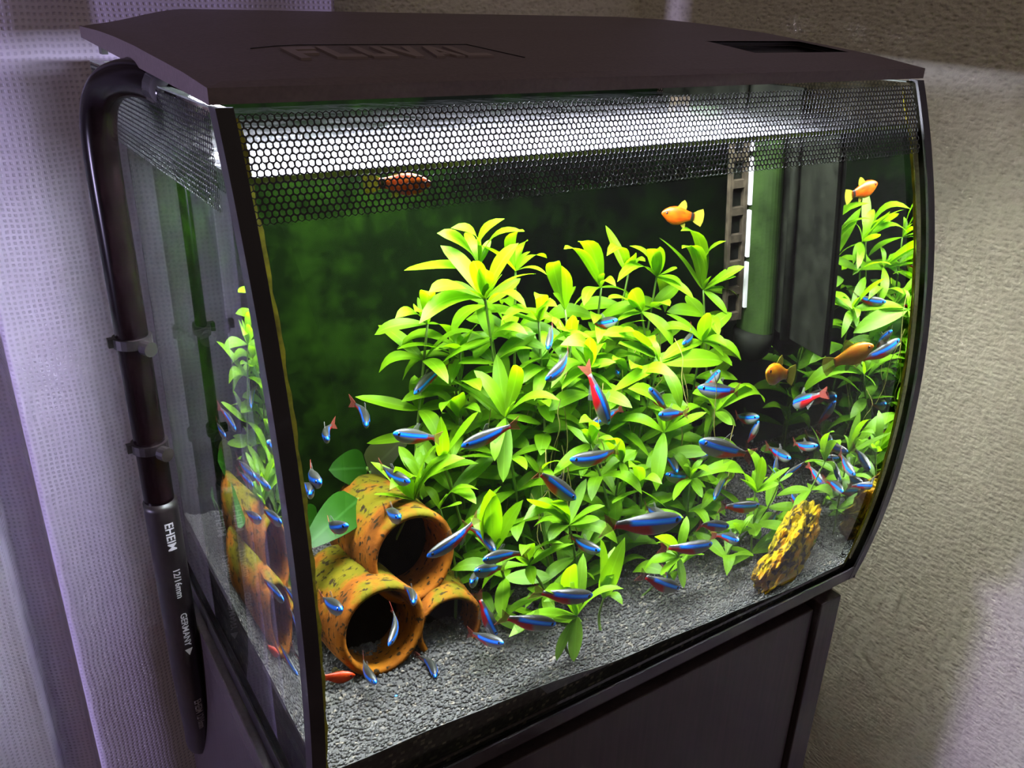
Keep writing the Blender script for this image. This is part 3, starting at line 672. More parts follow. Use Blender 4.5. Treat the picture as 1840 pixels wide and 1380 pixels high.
def side_pane(x0, x1, name, mat):
    pr = side_outline(0.0, 0.004, GT)
    n = len(pr)
    poly = pr + [(TD, GT), (TD, 0.004)]
    v = [(x0, y, z) for y, z in poly] + [(x1, y, z) for y, z in poly]
    m_ = len(poly)
    f = [tuple(range(m_)), tuple(range(2 * m_ - 1, m_ - 1, -1))]
    for i in range(m_):
        j = (i + 1) % m_
        f.append((j, i, m_ + i, m_ + j))
    me = pyd(name, v, f)
    bm = bmesh.new(); bm.from_mesh(me); bmesh.ops.recalc_face_normals(bm, faces=bm.faces); bm.to_mesh(me); bm.free()
    return link(name, me, mat, aq)
side_pane(0.0, GX, 'side_pane', M['pane'])
side_pane(W - GX, W, 'side_pane', M['apane'])

def curved_sheet(x0, x1, off0, off1, z0, z1, n=40):
    v, f = [], []
    for k in range(n + 1):
        z = z0 + (z1 - z0) * k / n
        a, b = F(z, off0), F(z, off1)
        v += [(x0, a, z), (x1, a, z), (x1, b, z), (x0, b, z)]
    for k in range(n):
        q, r = 4 * k, 4 * k + 4
        for i in range(4):
            j = (i + 1) % 4
            f.append((q + i, q + j, r + j, r + i))
    f.append((3, 2, 1, 0)); t = 4 * n
    f.append((t, t + 1, t + 2, t + 3))
    return v, f
m_ = MB(); m_.add(*curved_sheet(GX + 0.0002, W - GX - 0.0002, 0.0, GX, 0.004, GT)); fp = m_.build('front_pane', M['fpane'], aq)
for pl in fp.data.polygons: pl.use_smooth = len(pl.vertices) == 4 and abs(pl.normal.x) < 0.5 and pl.index < 160

# polished top edges of the glass
for xa, xb in ((0.0, GX), (W - GX, W)):
    MB().box(xa + 0.0003, xb - 0.0003, F(GT) + 0.006, TD - 0.001, GT, GT + 0.0007).build('glass_edge', M['edge'], aq)

# black corner posts that follow the bow, L-shaped in plan
for s in (0, 1):
    v, f = [], []
    n = 48
    z0, z1 = 0.0, 0.3405
    for k in range(n + 1):
        z = z0 + (z1 - z0) * k / n
        a = F(z, -0.0016); b = F(z, -0.0001); c = F(z, 0.0065)
        xs = (-0.0016, 0.0048, 0.0048, -0.0001, -0.0001, -0.0016)
        ys = (a, a, b, b, c, c)
        for x, y in zip(xs, ys):
            v.append((x if s == 0 else W - x, y, z))
    for k in range(n):
        for i in range(6):
            j = (i + 1) % 6
            q = (6 * k + i, 6 * k + j, 6 * k + 6 + j, 6 * k + 6 + i)
            f.append(q if s == 0 else q[::-1])
    f.append((5, 4, 3, 2, 1, 0)); f.append(tuple(6 * n + i for i in range(6)))
    link('corner_post', pyd('corner_post', v, f), M['trim'], aq)
# yellowed silicone seams inside the corners
for s in (0, 1):
    v, f = [], []
    n = 60
    for k in range(n + 1):
        z = 0.012 + (0.336 - 0.012) * k / n
        wv = 0.0018 + 0.0006 * math.sin(k * 1.7) * math.sin(k * 0.61)
        a = F(z, 0.0062)
        for x, y in ((0.0062, a), (0.0062 + wv + 0.0006, a), (0.0062, a + wv)):
            v.append((x if s == 0 else W - x, y, z))
    for k in range(n):
        for i in range(3):
            j = (i + 1) % 3
            f.append((3 * k + i, 3 * k + j, 3 * k + 3 + j, 3 * k + 3 + i))
    link('silicone_seam', pyd('silicone_seam', v, f), M['silicone'], aq)
# base plinth that follows the front
m_ = MB()
v, f = curved_sheet(-0.0012, W + 0.0012, -0.0014, -0.0002, 0.0003, 0.0125, 4); m_.add(v, f)
m_.box(-0.0012, -0.0002, F(0.006) - 0.001, TD, 0.0003, 0.0125).box(W + 0.0002, W + 0.0012, F(0.006) - 0.001, TD, 0.0003, 0.0125)
m_.build('base_trim', M['trim'], aq)
MB().box(0.0, W, F(0.0) + 0.002, TD, 0.0004, 0.0036).build('base_plate', M['black'], aq)
# rear compartment: partition and back pane, closed on top
MB().box(GX + 0.0008, W - GX - 0.0008, YB, YB + 0.003, 0.006, 0.337).build('rear_partition', M['back'], aq)
MB().box(GX + 0.0008, W - GX - 0.0008, YB + 0.004, TD - 0.001, 0.006, 0.334).build('rear_compartment', M['black'], aq)
MB().box(GX, W - GX, TD - 0.0008, TD + 0.003, 0.0, GT).build('back_pane', M['black'], aq)

m_ = MB(); m_.add(*curved_sheet(GX + 0.0012, W - GX - 0.0012, GX + 0.0012, GX + 0.0017, 0.3135, 0.3160, 3)); m_.build('meniscus_strip', M['meniscus_line'], aq)  # painted green strip stands in for the bright line of the meniscus

# honeycomb printed bands, built as thin pierced sheets
def honeycomb(name, u0, u1, s0, s1, place, pitch=0.00262, hole=0.75):
    r = pitch / math.sqrt(3)
    dv = pitch * math.sqrt(3) / 2
    v, f = [], []
    rows = int((s1 - s0) / dv)
    for j in range(rows):
        cy_ = s0 + (j + 0.5) * dv
        nxh = int((u1 - u0) / pitch) - 1
        for i in range(nxh):
            cx_ = u0 + (i + 0.5 + 0.5 * (j % 2)) * pitch
            b = len(v)
            for rad in (r, r * hole):
                for k in range(6):
                    a = math.pi / 6 + k * math.pi / 3
                    v.append(place(cx_ + rad * math.cos(a), cy_ + rad * math.sin(a)))
            for k in range(6):
                k2 = (k + 1) % 6
                f.append((b + k, b + k2, b + 6 + k2, b + 6 + k))
    o = link(name, pyd(name, v, f), M['band'], aq)
    sm = o.modifiers.new('thickness', 'SOLIDIFY'); sm.thickness = 0.0002; sm.offset = 0
    tag(o, kind='stuff')
    return o
HB0, HB1 = 0.3015, 0.3395
honeycomb('honeycomb_band', 0.0046, W - 0.0046, HB0, HB1, lambda u, s: (u, F(s, -0.0004), s))
honeycomb('honeycomb_band', 0.0060, TD - 0.004, HB0, HB1, lambda u, s: (-0.0004, u, s))
honeycomb('honeycomb_band', 0.0060, TD - 0.004, HB0, HB1, lambda u, s: (W + 0.0004, u, s))

# ------------------------------------------------------------------ water
IX0, IX1, IOFF = GX + 0.0005, W - GX - 0.0005, GX + 0.0005
IYB = YB + 0.0008
v, f = [], []
zs = [0.0045 + (WL - 0.0045) * k / 60 for k in range(61)]
for z in zs:
    y = F(z, IOFF)
    v += [(IX0, y, z), (IX1, y, z), (IX1, IYB, z), (IX0, IYB, z)]
for k in range(60):
    q, r = 4 * k, 4 * k + 4
    for i in range(4):
        j = (i + 1) % 4
        f.append((q + i, q + j, r + j, r + i))
f.append((3, 2, 1, 0)); t = 240
f.append((t, t + 1, t + 2, t + 3))
me = pyd('water', v, f)
me.materials.append(M['water']); me.materials.append(M['surface'])
me.polygons[len(f) - 1].material_index = 1
for k in range(60): me.polygons[4 * k].use_smooth = True
water = link('water', me)
tag(water, 'clear water filling the aquarium up to the honeycomb band', 'water', kind='stuff')
mod = water.modifiers.new('edges', 'EDGE_SPLIT'); mod.split_angle = math.radians(30)

# ------------------------------------------------------------------ gravel
gx, gy = 90, 70
v, f = [], []
def gy_front(x): 
    y = -0.03
    for _ in range(3): y = F(gravel_z(x, y), IOFF + 0.0004)
    return y
for j in range(gy + 1):
    for i in range(gx + 1):
        x = IX0 + 0.0004 + (IX1 - IX0 - 0.0008) * i / gx
        y0 = gy_front(x); y = y0 + (YB - 0.0004 - y0) * j / gy
        v.append((x, y, gravel_z(x, y) + 0.0012 * math.sin(x * 61 + y * 23) * math.sin(y * 57 - x * 19) - 0.0006))
nt_ = len(v)
for j in range(gy):
    for i in range(gx):
        a = j * (gx + 1) + i
        f.append((a, a + 1, a + gx + 2, a + gx + 1))
ring = [i for i in range(gx + 1)] + [j * (gx + 1) + gx for j in range(1, gy + 1)] + [gy * (gx + 1) + i for i in range(gx - 1, -1, -1)] + [j * (gx + 1) for j in range(gy - 1, 0, -1)]
bot = {}
for a in ring:
    x, y, z = v[a]
    bot[a] = len(v)
    yy = y if y > 0.03 else max(y, F(0.006, IOFF + 0.0004))
    v.append((x, yy, 0.006))
    if y < 0.03 and False: pass
for k in range(len(ring)):
    a, b = ring[k], ring[(k + 1) % len(ring)]
    f.append((b, a, bot[a], bot[b]))
bed_v, bed_f = v, f
# loose grains on top
phi = (1 + 5 ** 0.5) / 2
ico = np.array([(-1, phi, 0), (1, phi, 0), (-1, -phi, 0), (1, -phi, 0), (0, -1, phi), (0, 1, phi), (0, -1, -phi), (0, 1, -phi), (phi, 0, -1), (phi, 0, 1), (-phi, 0, -1), (-phi, 0, 1)]) / math.sqrt(1 + phi * phi)
icf = np.array([(0, 11, 5), (0, 5, 1), (0, 1, 7), (0, 7, 10), (0, 10, 11), (1, 5, 9), (5, 11, 4), (11, 10, 2), (10, 7, 6), (7, 1, 8), (3, 9, 4), (3, 4, 2), (3, 2, 6), (3, 6, 8), (3, 8, 9), (4, 9, 5), (2, 4, 11), (6, 2, 10), (8, 6, 7), (9, 8, 1)])
cs = []
NG = 30000
while len(cs) < NG:
    x = rng.uniform(IX0 + 0.0015, IX1 - 0.0015); y = rng.uniform(-0.04, YB - 0.0015)
    z = gravel_z(x, y)
    if y < F(z, IOFF + 0.0018): continue
    cs.append((x, y, z + 0.0012 * math.sin(x * 61 + y * 23) * math.sin(y * 57 - x * 19) - 0.0003 + rng.uniform(-0.0003, 0.0004)))
cs = np.array(cs)
sc = rng.uniform(0.0008, 0.00145, (NG, 1, 1)) * rng.uniform(0.75, 1.2, (NG, 1, 3))
ang = rng.uniform(0, 6.28, NG)
base = ico[None] * (1 + rng.uniform(-0.15, 0.15, (NG, 12, 1))) * sc
ca, sa = np.cos(ang)[:, None], np.sin(ang)[:, None]
gv = np.stack([base[..., 0] * ca - base[..., 1] * sa, base[..., 0] * sa + base[..., 1] * ca, base[..., 2]], -1) + cs[:, None, :]
gf = (icf[None] + (np.arange(NG) * 12)[:, None, None]).reshape(-1, 3)
gv = gv.reshape(-1, 3)
def fast_mesh(name, v, tris):
    me = bpy.data.meshes.new(name)
    me.vertices.add(len(v)); me.vertices.foreach_set('co', np.asarray(v, np.float32).ravel())
    me.loops.add(len(tris) * 3); me.loops.foreach_set('vertex_index', np.asarray(tris, np.int32).ravel())
    me.polygons.add(len(tris)); me.polygons.foreach_set('loop_start', np.arange(0, len(tris) * 3, 3, dtype=np.int32))
    me.update(calc_edges=True); me.validate()
    return me
gr = link('gravel', pyd('gravel', bed_v, bed_f), M['gravel'])
tag(gr, 'dark grey gravel bed sloping down from left to right', 'gravel', kind='stuff')
gg = link('gravel_grains', fast_mesh('gravel_grains', gv, gf), M['gravel'], gr)
tag(gg, kind='stuff')

# ------------------------------------------------------------------ lid with lamp
LX0, LX1, LY0, LY1 = -0.0030, 0.4135, -0.0048, 0.2560
LB, LT, LS = 0.3414, 0.3480, 0.0413
def ss(t): 
    t = min(1, max(0, t)); return t * t * (3 - 2 * t)
def lid_top(x, y):
    yy = max(0.0, y - LY0)
    arch = float(np.interp(yy, [0, .03, .06, .085, .115, .16, .20, .27], [0, .0050, .0085, .0112, .0146, .0180, .0198, .0204]))
    left = 0.55 + 0.45 * ss((x - LX0) / 0.060)
    right = 0.90 + 0.10 * ss((LX1 - x) / 0.03)
    return LT + arch * left * right
def lid_bot(x, y):
    return LB + LS * (y - LY0)
lid = empty('lid', (W / 2, TD / 2, LB))
tag(lid, 'black arched plastic lid with raised lettering and a feeding opening', 'lid')
HX0, HX1, HY0, HY1 = 0.310, 0.392, 0.034, 0.073
gxs = sorted(set([LX0 + (LX1 - LX0) * i / 60 for i in range(61)] + [HX0, HX1]))
gys = sorted(set([LY0 + (LY1 - LY0) * j / 40 for j in range(41)] + [HY0, HY1]))
v, f = [], []
idx = {}
for j, y in enumerate(gys):
    for i, x in enumerate(gxs):
        e = 0.0010 if (i in (0, len(gxs) - 1) or j in (0, len(gys) - 1)) else 0.0
        idx[i, j] = len(v); v.append((x, y, lid_top(x, y) - e))
nI, nJ = len(gxs), len(gys)
for j in range(nJ - 1):
    for i in range(nI - 1):
        mx_, my_ = (gxs[i] + gxs[i + 1]) / 2, (gys[j] + gys[j + 1]) / 2
        if HX0 < mx_ < HX1 and HY0 < my_ < HY1: continue
        f.append((idx[i, j], idx[i + 1, j], idx[i + 1, j + 1], idx[i, j + 1]))
# inner shell
TH = 0.0022
i2 = {}
for j, y in enumerate(gys):
    for i, x in enumerate(gxs):
        i2[i, j] = len(v)
        xi = min(max(x, LX0 + TH), LX1 - TH); yi = min(max(y, LY0 + TH), LY1 - TH)
        v.append((xi, yi, max(lid_top(x, y) - TH - 0.0005, lid_bot(xi, yi) + 0.0015)))
for j in range(nJ - 1):
    for i in range(nI - 1):
        mx_, my_ = (gxs[i] + gxs[i + 1]) / 2, (gys[j] + gys[j + 1]) / 2
        if HX0 < mx_ < HX1 and HY0 < my_ < HY1: continue
        f.append((i2[i, j + 1], i2[i + 1, j + 1], i2[i + 1, j], i2[i, j]))
border = [(i, 0) for i in range(nI)] + [(nI - 1, j) for j in range(1, nJ)] + [(i, nJ - 1) for i in range(nI - 2, -1, -1)] + [(0, j) for j in range(nJ - 2, 0, -1)]
lo1, lo2 = [], []
for b in border:
    x, y = gxs[b[0]], gys[b[1]]
    lo1.append(len(v)); v.append((x, y, lid_bot(x, y)))
    xi = min(max(x, LX0 + TH), LX1 - TH); yi = min(max(y, LY0 + TH), LY1 - TH)
    lo2.append(len(v)); v.append((xi, yi, lid_bot(x, y)))
nb = len(border)
for k in range(nb):
    a, b = k, (k + 1) % nb
    f.append((idx[border[b]], idx[border[a]], lo1[a], lo1[b]))
    f.append((lo1[b], lo1[a], lo2[a], lo2[b]))
    f.append((lo2[b], lo2[a], i2[border[a]], i2[border[b]]))
link('lid_shell', pyd('lid_shell', v, f), M['lid'], lid)
# feeding opening: recessed tray
m_ = MB()
zt = lambda x, y: lid_top(x, y) - 0.0008
DP = 0.0034
e4 = 0.0009
c4 = [(HX0 - e4, HY0 - e4), (HX1 + e4, HY0 - e4), (HX1 + e4, HY1 + e4), (HX0 - e4, HY1 + e4)]
m_.add([(x, y, zt(x, y)) for x, y in c4] + [(x, y, zt(x, y) - DP) for x, y in c4],
       [(0, 1, 5, 4), (1, 2, 6, 5), (2, 3, 7, 6), (3, 0, 4, 7), (4, 5, 6, 7)])
m_.build('feeding_opening', M['black'], lid)
# raised lettering, one part per letter
LETTERS = {
    'F': [(0, .30, 0, 1), (.30, .95, .76, 1), (.30, .80, .38, .60)],
    'L': [(0, .30, 0, 1), (.30, .95, 0, .26)],
    'U': [(0, .28, .12, 1), (.67, .95, .12, 1), (.06, .89, 0, .26)],
    'V': [], 'A': []}
def quad_prism(m_, pts, h0, h1):
    n = len(pts)
    v = [(x, y, lid_top(x, y) + h0) for x, y in pts] + [(x, y, lid_top(x, y) + h1) for x, y in pts]
    f = [tuple(range(n - 1, -1, -1)), tuple(range(n, 2 * n))] + [(i, (i + 1) % n, n + (i + 1) % n, n + i) for i in range(n)]
    m_.add(v, f)
lw, lh, lx, ly = 0.0143, 0.024, 0.044, 0.030
for ch in 'FLUVAL':
    m_ = MB()
    X = lambda u: lx + u * lw
    Y = lambda t: ly + t * lh
    H0, H1 = -0.0005, 0.0009
    for (a, b, c, d_) in LETTERS[ch]:
        quad_prism(m_, [(X(a), Y(c)), (X(b), Y(c)), (X(b), Y(d_)), (X(a), Y(d_))], H0, H1)
    if ch == 'V':
        quad_prism(m_, [(X(.34), Y(0)), (X(.48), Y(0)), (X(.48), Y(.36)), (X(.28), Y(1)), (X(-.02), Y(1))], H0, H1)
        quad_prism(m_, [(X(.481), Y(0)), (X(.62), Y(0)), (X(.98), Y(1)), (X(.68), Y(1)), (X(.481), Y(.36))], H0, H1)
    if ch == 'A':
        quad_prism(m_, [(X(-.02), Y(0)), (X(.28), Y(0)), (X(.48), Y(.64)), (X(.48), Y(1)), (X(.34), Y(1))], H0, H1)
        quad_prism(m_, [(X(.68), Y(0)), (X(.98), Y(0)), (X(.62), Y(1)), (X(.481), Y(1)), (X(.481), Y(.64))], H0, H1)
        quad_prism(m_, [(X(.33), Y(.18)), (X(.63), Y(.18)), (X(.57), Y(.36)), (X(.39), Y(.36))], H0, H1 - 0.0001)
    m_.build('raised_letter', M['lid_letter'], lid)
    lx += lw * 1.08
m_ = MB()
for a, b in (((0.034, 0.062), (0.139, 0.062)), ((0.139, 0.062), (0.150, 0.028))):
    dx, dy = b[0] - a[0], b[1] - a[1]
    L_ = math.hypot(dx, dy); nx_, ny_ = -dy / L_ * 0.0006, dx / L_ * 0.0006
    for k in range(10):
        p = (a[0] + dx * k / 10, a[1] + dy * k / 10); q = (a[0] + dx * (k + 1) / 10, a[1] + dy * (k + 1) / 10)
        quad_prism(m_, [p, q, (q[0] + nx_, q[1] + ny_), (p[0] + nx_, p[1] + ny_)], -0.0004, 0.0004)
m_.build('lettering_border', M['trim'], lid)
# two small clips under the left edge
MB().box(-0.0028, 0.0002, 0.196, 0.204, lid_bot(0, 0.2) - 0.0035, lid_bot(0, 0.2) + 0.002).build('lid_clip', M['trim'], lid)
# LED lamp set into the underside
lz = lambda y: lid_bot(0, y) + 0.0012
lamp = empty('led_lamp', (0.2, 0.11, lz(0.11)))
LA = (0.022, 0.365, 0.020, 0.140)
m_ = MB()
m_.add([(LA[0], LA[2], lz(LA[2]) + .0015), (LA[1], LA[2], lz(LA[2]) + .0015), (LA[1], LA[3], lz(LA[3]) + .0015), (LA[0], LA[3], lz(LA[3]) + .0015),
        (LA[0], LA[2], lz(LA[2])), (LA[1], LA[2], lz(LA[2])), (LA[1], LA[3], lz(LA[3])), (LA[0], LA[3], lz(LA[3]))],
       [(0, 1, 2, 3), (4, 5, 1, 0), (5, 6, 2, 1), (6, 7, 3, 2), (7, 4, 0, 3)])
m_.build('lamp_housing', M['trim'], lamp)
bpy.data.objects['led_lamp'].parent = None
m_ = MB()
m_.add([(LA[0] + .002, LA[2] + .002, lz(LA[2]) - .0003), (LA[1] - .002, LA[2] + .002, lz(LA[2]) - .0003), (LA[1] - .002, LA[3] - .002, lz(LA[3]) - .0003), (LA[0] + .002, LA[3] - .002, lz(LA[3]) - .0003)], [(3, 2, 1, 0)])
m_.build('led_diffuser', M['led'], lamp)
tag(lamp, 'white LED light panel glowing under the lid', 'lamp')

# ------------------------------------------------------------------ filter hose outside the left pane
hose = empty('filter_hose', (-0.016, 0.162, -0.2))
tag(hose, 'black filter pipe and hose hooked over the left glass pane', 'hose')
HR = 0.0086
path = spline([(-.016, .162, .070), (-.016, .162, .15), (-.016, .162, .24), (-.016, .162, .300), (-.0145, .157, .323), (-.0110, .146, .3345), (-.0060, .1317, .3395), (-.0005, .1160, .3405), (.0050, .1010, .3385), (.0095, .089, .3350), (.0120, .081, .3300)], 8)
MB().tube(path, HR, 20).build('intake_pipe', M['hose'], hose, smooth=True)
low = spline([(-.016, .160, .098), (-.016, .160, .05), (-.016, .161, .0), (-.0155, .166, -.035), (-.0135, .178, -.075), (-.010, .20, -.12), (-.006, .23, -.165), (.004, .262, -.20), (.02, .283, -.25), (.04, .288, -.34)], 8)
MB().tube(low, 0.0098, 20).build('flexible_hose', M['rubber'], hose, smooth=True)
for zc_, sgn in ((0.2005, 1), (0.1350, 1)):
    c = empty_ = None
    cl = MB()
    ringp = []
    cl.tube([(-.016, .162, zc_ - 0.0028), (-.016, .162, zc_ + 0.0028)], HR + 0.0018, 20)
    co = cl.build('pipe_clip', M['rubber'], hose, smooth=False)
    MB().tube([(-.016 + 0.004 * sgn, .162 - HR - 0.001, zc_ - 0.002), (-.016 + 0.0065 * sgn, .162 - HR - 0.006, zc_ - 0.002)], 0.0042, 14).build('clip_knob', M['rubber'], co)
    MB().box(-.016 - HR - 0.0042, -.016 - HR + 0.001, .160, .164, zc_ - 0.002, zc_ + 0.003).build('clip_ear', M['rubber'], co)
MB().tube([(.0045, .1030, .3392), (.0095, .089, .3352)], 0.0091, 18).build('pipe_collar', M['clear_plastic'], hose, smooth=True)

def text_mesh(txt, size):
    cu = bpy.data.curves.new('t', 'FONT'); cu.body = txt; cu.size = size; cu.resolution_u = 2; cu.offset = size * 0.018
    ob = bpy.data.objects.new('t', cu); col.objects.link(ob)
    dg = bpy.context.evaluated_depsgraph_get()
    me = bpy.data.meshes.new_from_object(ob.evaluated_get(dg))
    bpy.data.objects.remove(ob); bpy.data.curves.remove(cu)
    bm = bmesh.new(); bm.from_mesh(me)
    bmesh.ops.triangulate(bm, faces=bm.faces)
    bmesh.ops.subdivide_edges(bm, edges=[e for e in bm.edges if e.calc_length() > 0.001], cuts=2)
    bm.to_mesh(me); bm.free()
    return me
def print_on_hose(txt, size, s0, name, arrow=False):
    """wrap lettering on the flexible hose: reading downward, starting s0 metres below its upper end"""
    me = text_mesh(txt, size)
    if arrow:
        w_ = max(v.co.x for v in me.vertices) + size * 0.5
        bm = bmesh.new(); bm.from_mesh(me)
        a = [bm.verts.new(p) for p in ((w_, -size * .1, 0), (w_ + size * .9, size * .35, 0), (w_, size * .8, 0))]
        bm.faces.new(a); bm.to_mesh(me); bm.free()
    lens = [0.0]
    for i in range(len(low) - 1): lens.append(lens[-1] + (low[i + 1] - low[i]).length)
    for v in me.vertices:
        s = s0 + v.co.x
        i = max(k for k in range(len(lens)) if lens[k] <= s) if s < lens[-1] else len(lens) - 2
        i = min(i, len(low) - 2)
        t = (s - lens[i]) / max(1e-9, lens[i + 1] - lens[i])
        c = low[i].lerp(low[i + 1], t)
        d_ = (low[i + 1] - low[i]).normalized()
        front = (Vector(CAM) - c); front = (front - d_ * front.dot(d_)).normalized()
        sidev = front.cross(d_)
        ang = (v.co.y - size * 0.35) / 0.0100 + 0.28
        v.co = c + (front * math.cos(ang) + sidev * math.sin(ang)) * 0.0101
    return link(name, me, M['print'], hose)
print_on_hose('EHEIM', 0.0072, 0.011, 'hose_print')
print_on_hose('12/16mm', 0.0058, 0.044, 'hose_print')
print_on_hose('GERMANY', 0.0056, 0.078, 'hose_print', True)
print_on_hose('EHEIM 12/16mm', 0.0066, 0.160, 'hose_print')

# ------------------------------------------------------------------ internal filter by the right pane
flt = empty('internal_filter', (0.385, 0.15, 0.30))
tag(flt, 'dark algae-stained internal filter with slotted grille at the rear right', 'filter')
MB().box(0.4005, 0.4038, 0.070, 0.205, 0.150, 0.330).build('mounting_plate', M['filter'], flt, bevel=0.0006)
gxp, gyp = 0.3700, 0.150
# half-round body
v, f = [], []
nn = 18
for z in (0.150, 0.312):
    for k in range(nn + 1):
        a = math.pi * k / nn
        v.append((0.3920 - 0.0140 * math.cos(a), 0.158 - 0.026 * math.sin(a), z))
for k in range(nn):
    f.append((k, k + 1, nn + 2 + k, nn + 1 + k))
f.append(tuple(range(nn, -1, -1))); f.append(tuple(nn + 1 + k for k in range(nn + 1))); f.append((0, nn + 1, 2 * nn + 1, nn))
link('filter_body', pyd('filter_body', v, f), M['filter_green'], flt, smooth=False)
MB().tube([(0.388, 0.148, 0.150), (0.388, 0.148, 0.142), (0.388, 0.148, 0.134), (0.388, 0.148, 0.1285)], [0.0165, 0.0160, 0.0125, 0.006], 20).build('bottom_cap', M['filter'], flt, smooth=True)
# grille: frame bars and rungs
grl = MB().box(0.3610, 0.3635, 0.1500, 0.1540, 0.158, 0.318).build('grille', M['grille'], flt)
MB().box(0.3735, 0.3760, 0.1490, 0.1540, 0.158, 0.318).build('grille_bar', M['grille'], grl)
for k in range(10):
    z = 0.158 + k * 0.0172
    MB().box(0.3632, 0.3738, 0.1495, 0.1535, z, z + 0.0048).build('grille_rung', M['grille'], grl)
MB().box(0.3632, 0.3738, 0.1545, 0.1580, 0.158, 0.318).build('grille_backing', M['filter'], flt)
for k in range(4):
    z = 0.166 + k * 0.0335
    MB().box(0.3768, 0.3792, 0.1470, 0.1500, z, z + 0.030).build('sponge_slit', M['slit'], flt)
MB().tube([(0.3965, 0.118, 0.335), (0.3965, 0.118, 0.150)], 0.0035, 14).build('riser_tube', M['filter'], flt, smooth=True)

# ------------------------------------------------------------------ terracotta tubes
TUBES = []
def tube_pot(front, back, r_out, label):
    a, b = Vector(front), Vector(back)
    TUBES.append((a, b, r_out))
    L_ = (b - a).length
    root = empty('terracotta_tube', front)
    tag(root, label, 'tube', 'stack of terracotta tubes')
    n, seg = 36, 14
    v, f = [], []
    prof = []
    for k in range(seg + 1):
        s = k / seg
        prof.append((s * L_, r_out * (1.0 - 0.012 * s)))
    prof[0] = (0.0012, r_out * 0.965); prof.insert(1, (0.0, r_out * 0.93)) if False else None
    prof.insert(1, (0.004, r_out))
    inner = [(L_ - k / seg * L_, r_out * 0.80) for k in range(seg + 1)]
    inner[-1] = (0.0012, r_out * 0.83)
    ring_ = prof + inner + [(0.0, r_out * 0.90)]
    for (s, r) in ring_:
        for k in range(n):
            an = 2 * math.pi * k / n
            w_ = 1 + 0.012 * math.sin(3 * an + s * 120)
            v.append((r * w_ * math.cos(an), s, r * w_ * math.sin(an)))
    m2 = len(ring_)
    for i in range(m2):
        j = (i + 1) % m2
        for k in range(n):
            k2 = (k + 1) % n
            f.append((i * n + k, i * n + k2, j * n + k2, j * n + k))
    me = pyd('tube_wall', v, f)
    bm = bmesh.new(); bm.from_mesh(me); bmesh.ops.recalc_face_normals(bm, faces=bm.faces); bm.to_mesh(me); bm.free()
    o = bpy.data.objects.new('tube_wall', me); col.objects.link(o); me.materials.append(M['terracotta'])
    me.polygons.foreach_set('use_smooth', [True] * len(me.polygons))
    o.parent = root
    d_ = (b - a).normalized()
    root.rotation_euler = d_.to_track_quat('Y', 'Z').to_euler()
    # black disc halfway in, standing in for the shade inside the tube
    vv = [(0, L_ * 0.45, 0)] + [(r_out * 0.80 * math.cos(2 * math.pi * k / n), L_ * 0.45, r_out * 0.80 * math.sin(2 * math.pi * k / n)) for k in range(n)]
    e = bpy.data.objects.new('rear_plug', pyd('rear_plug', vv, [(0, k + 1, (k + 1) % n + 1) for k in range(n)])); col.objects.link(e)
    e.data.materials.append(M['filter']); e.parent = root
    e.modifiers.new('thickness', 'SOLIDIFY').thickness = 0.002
    return root
tube_pot((0.0897, 0.074, 0.0932), (0.0865, 0.150, 0.0850), 0.0262, 'uppermost terracotta tube resting on the two others, green algae on top')
tube_pot((0.0624, 0.052, 0.0690), (0.0580, 0.128, 0.0600), 0.0256, 'lower left terracotta tube nearest the corner post')
tube_pot((0.1035, 0.056, 0.0530), (0.1090, 0.128, 0.0490), 0.0205, 'lower right terracotta tube, smallest, green-rimmed and sunk in gravel')

# ------------------------------------------------------------------ rock
def make_rock():
    bm = bmesh.new()
    bmesh.ops.create_icosphere(bm, subdivisions=5, radius=1.0)
    from mathutils import noise as mn
    for vtx in bm.verts:
        p = vtx.co.copy()
        n1 = mn.noise(p * 1.6 + Vector((3.1, 0, 0)))
        n2 = mn.noise(p * 4.5); n3 = mn.ridged_multi_fractal(p * 3.2, 1.0, 2.0, 3, 1.0, 2.0) if hasattr(mn, 'ridged_multi_fractal') else mn.noise(p * 9)
        k = 1 + 0.28 * n1 + 0.16 * n2 - 0.09 * (n3 - 1.0)
        q = Vector((p.x * 0.0440, p.y * 0.0180, p.z * 0.0290)) * k
        # overhang groove along the lower front
        q.y += 0.010 * math.exp(-((q.z + 0.011) / 0.0040) ** 2) * (1 if p.y < 0 else 0)
        vtx.co = q
    me = bpy.data.meshes.new('rock'); bm.to_mesh(me); bm.free()
    o = link('rock', me, M['rock'])
    d_ = (Vector((0.381, 0.022, 0.050)) - Vector((0.312, -0.024, 0.024)))
    o.rotation_euler = d_.to_track_quat('X', 'Z').to_euler()
    o.location = (0.3500, 0.002, 0.0375)
    tag(o, 'pitted yellow-brown rock leaning on the gravel near the right pane', 'rock')
make_rock()

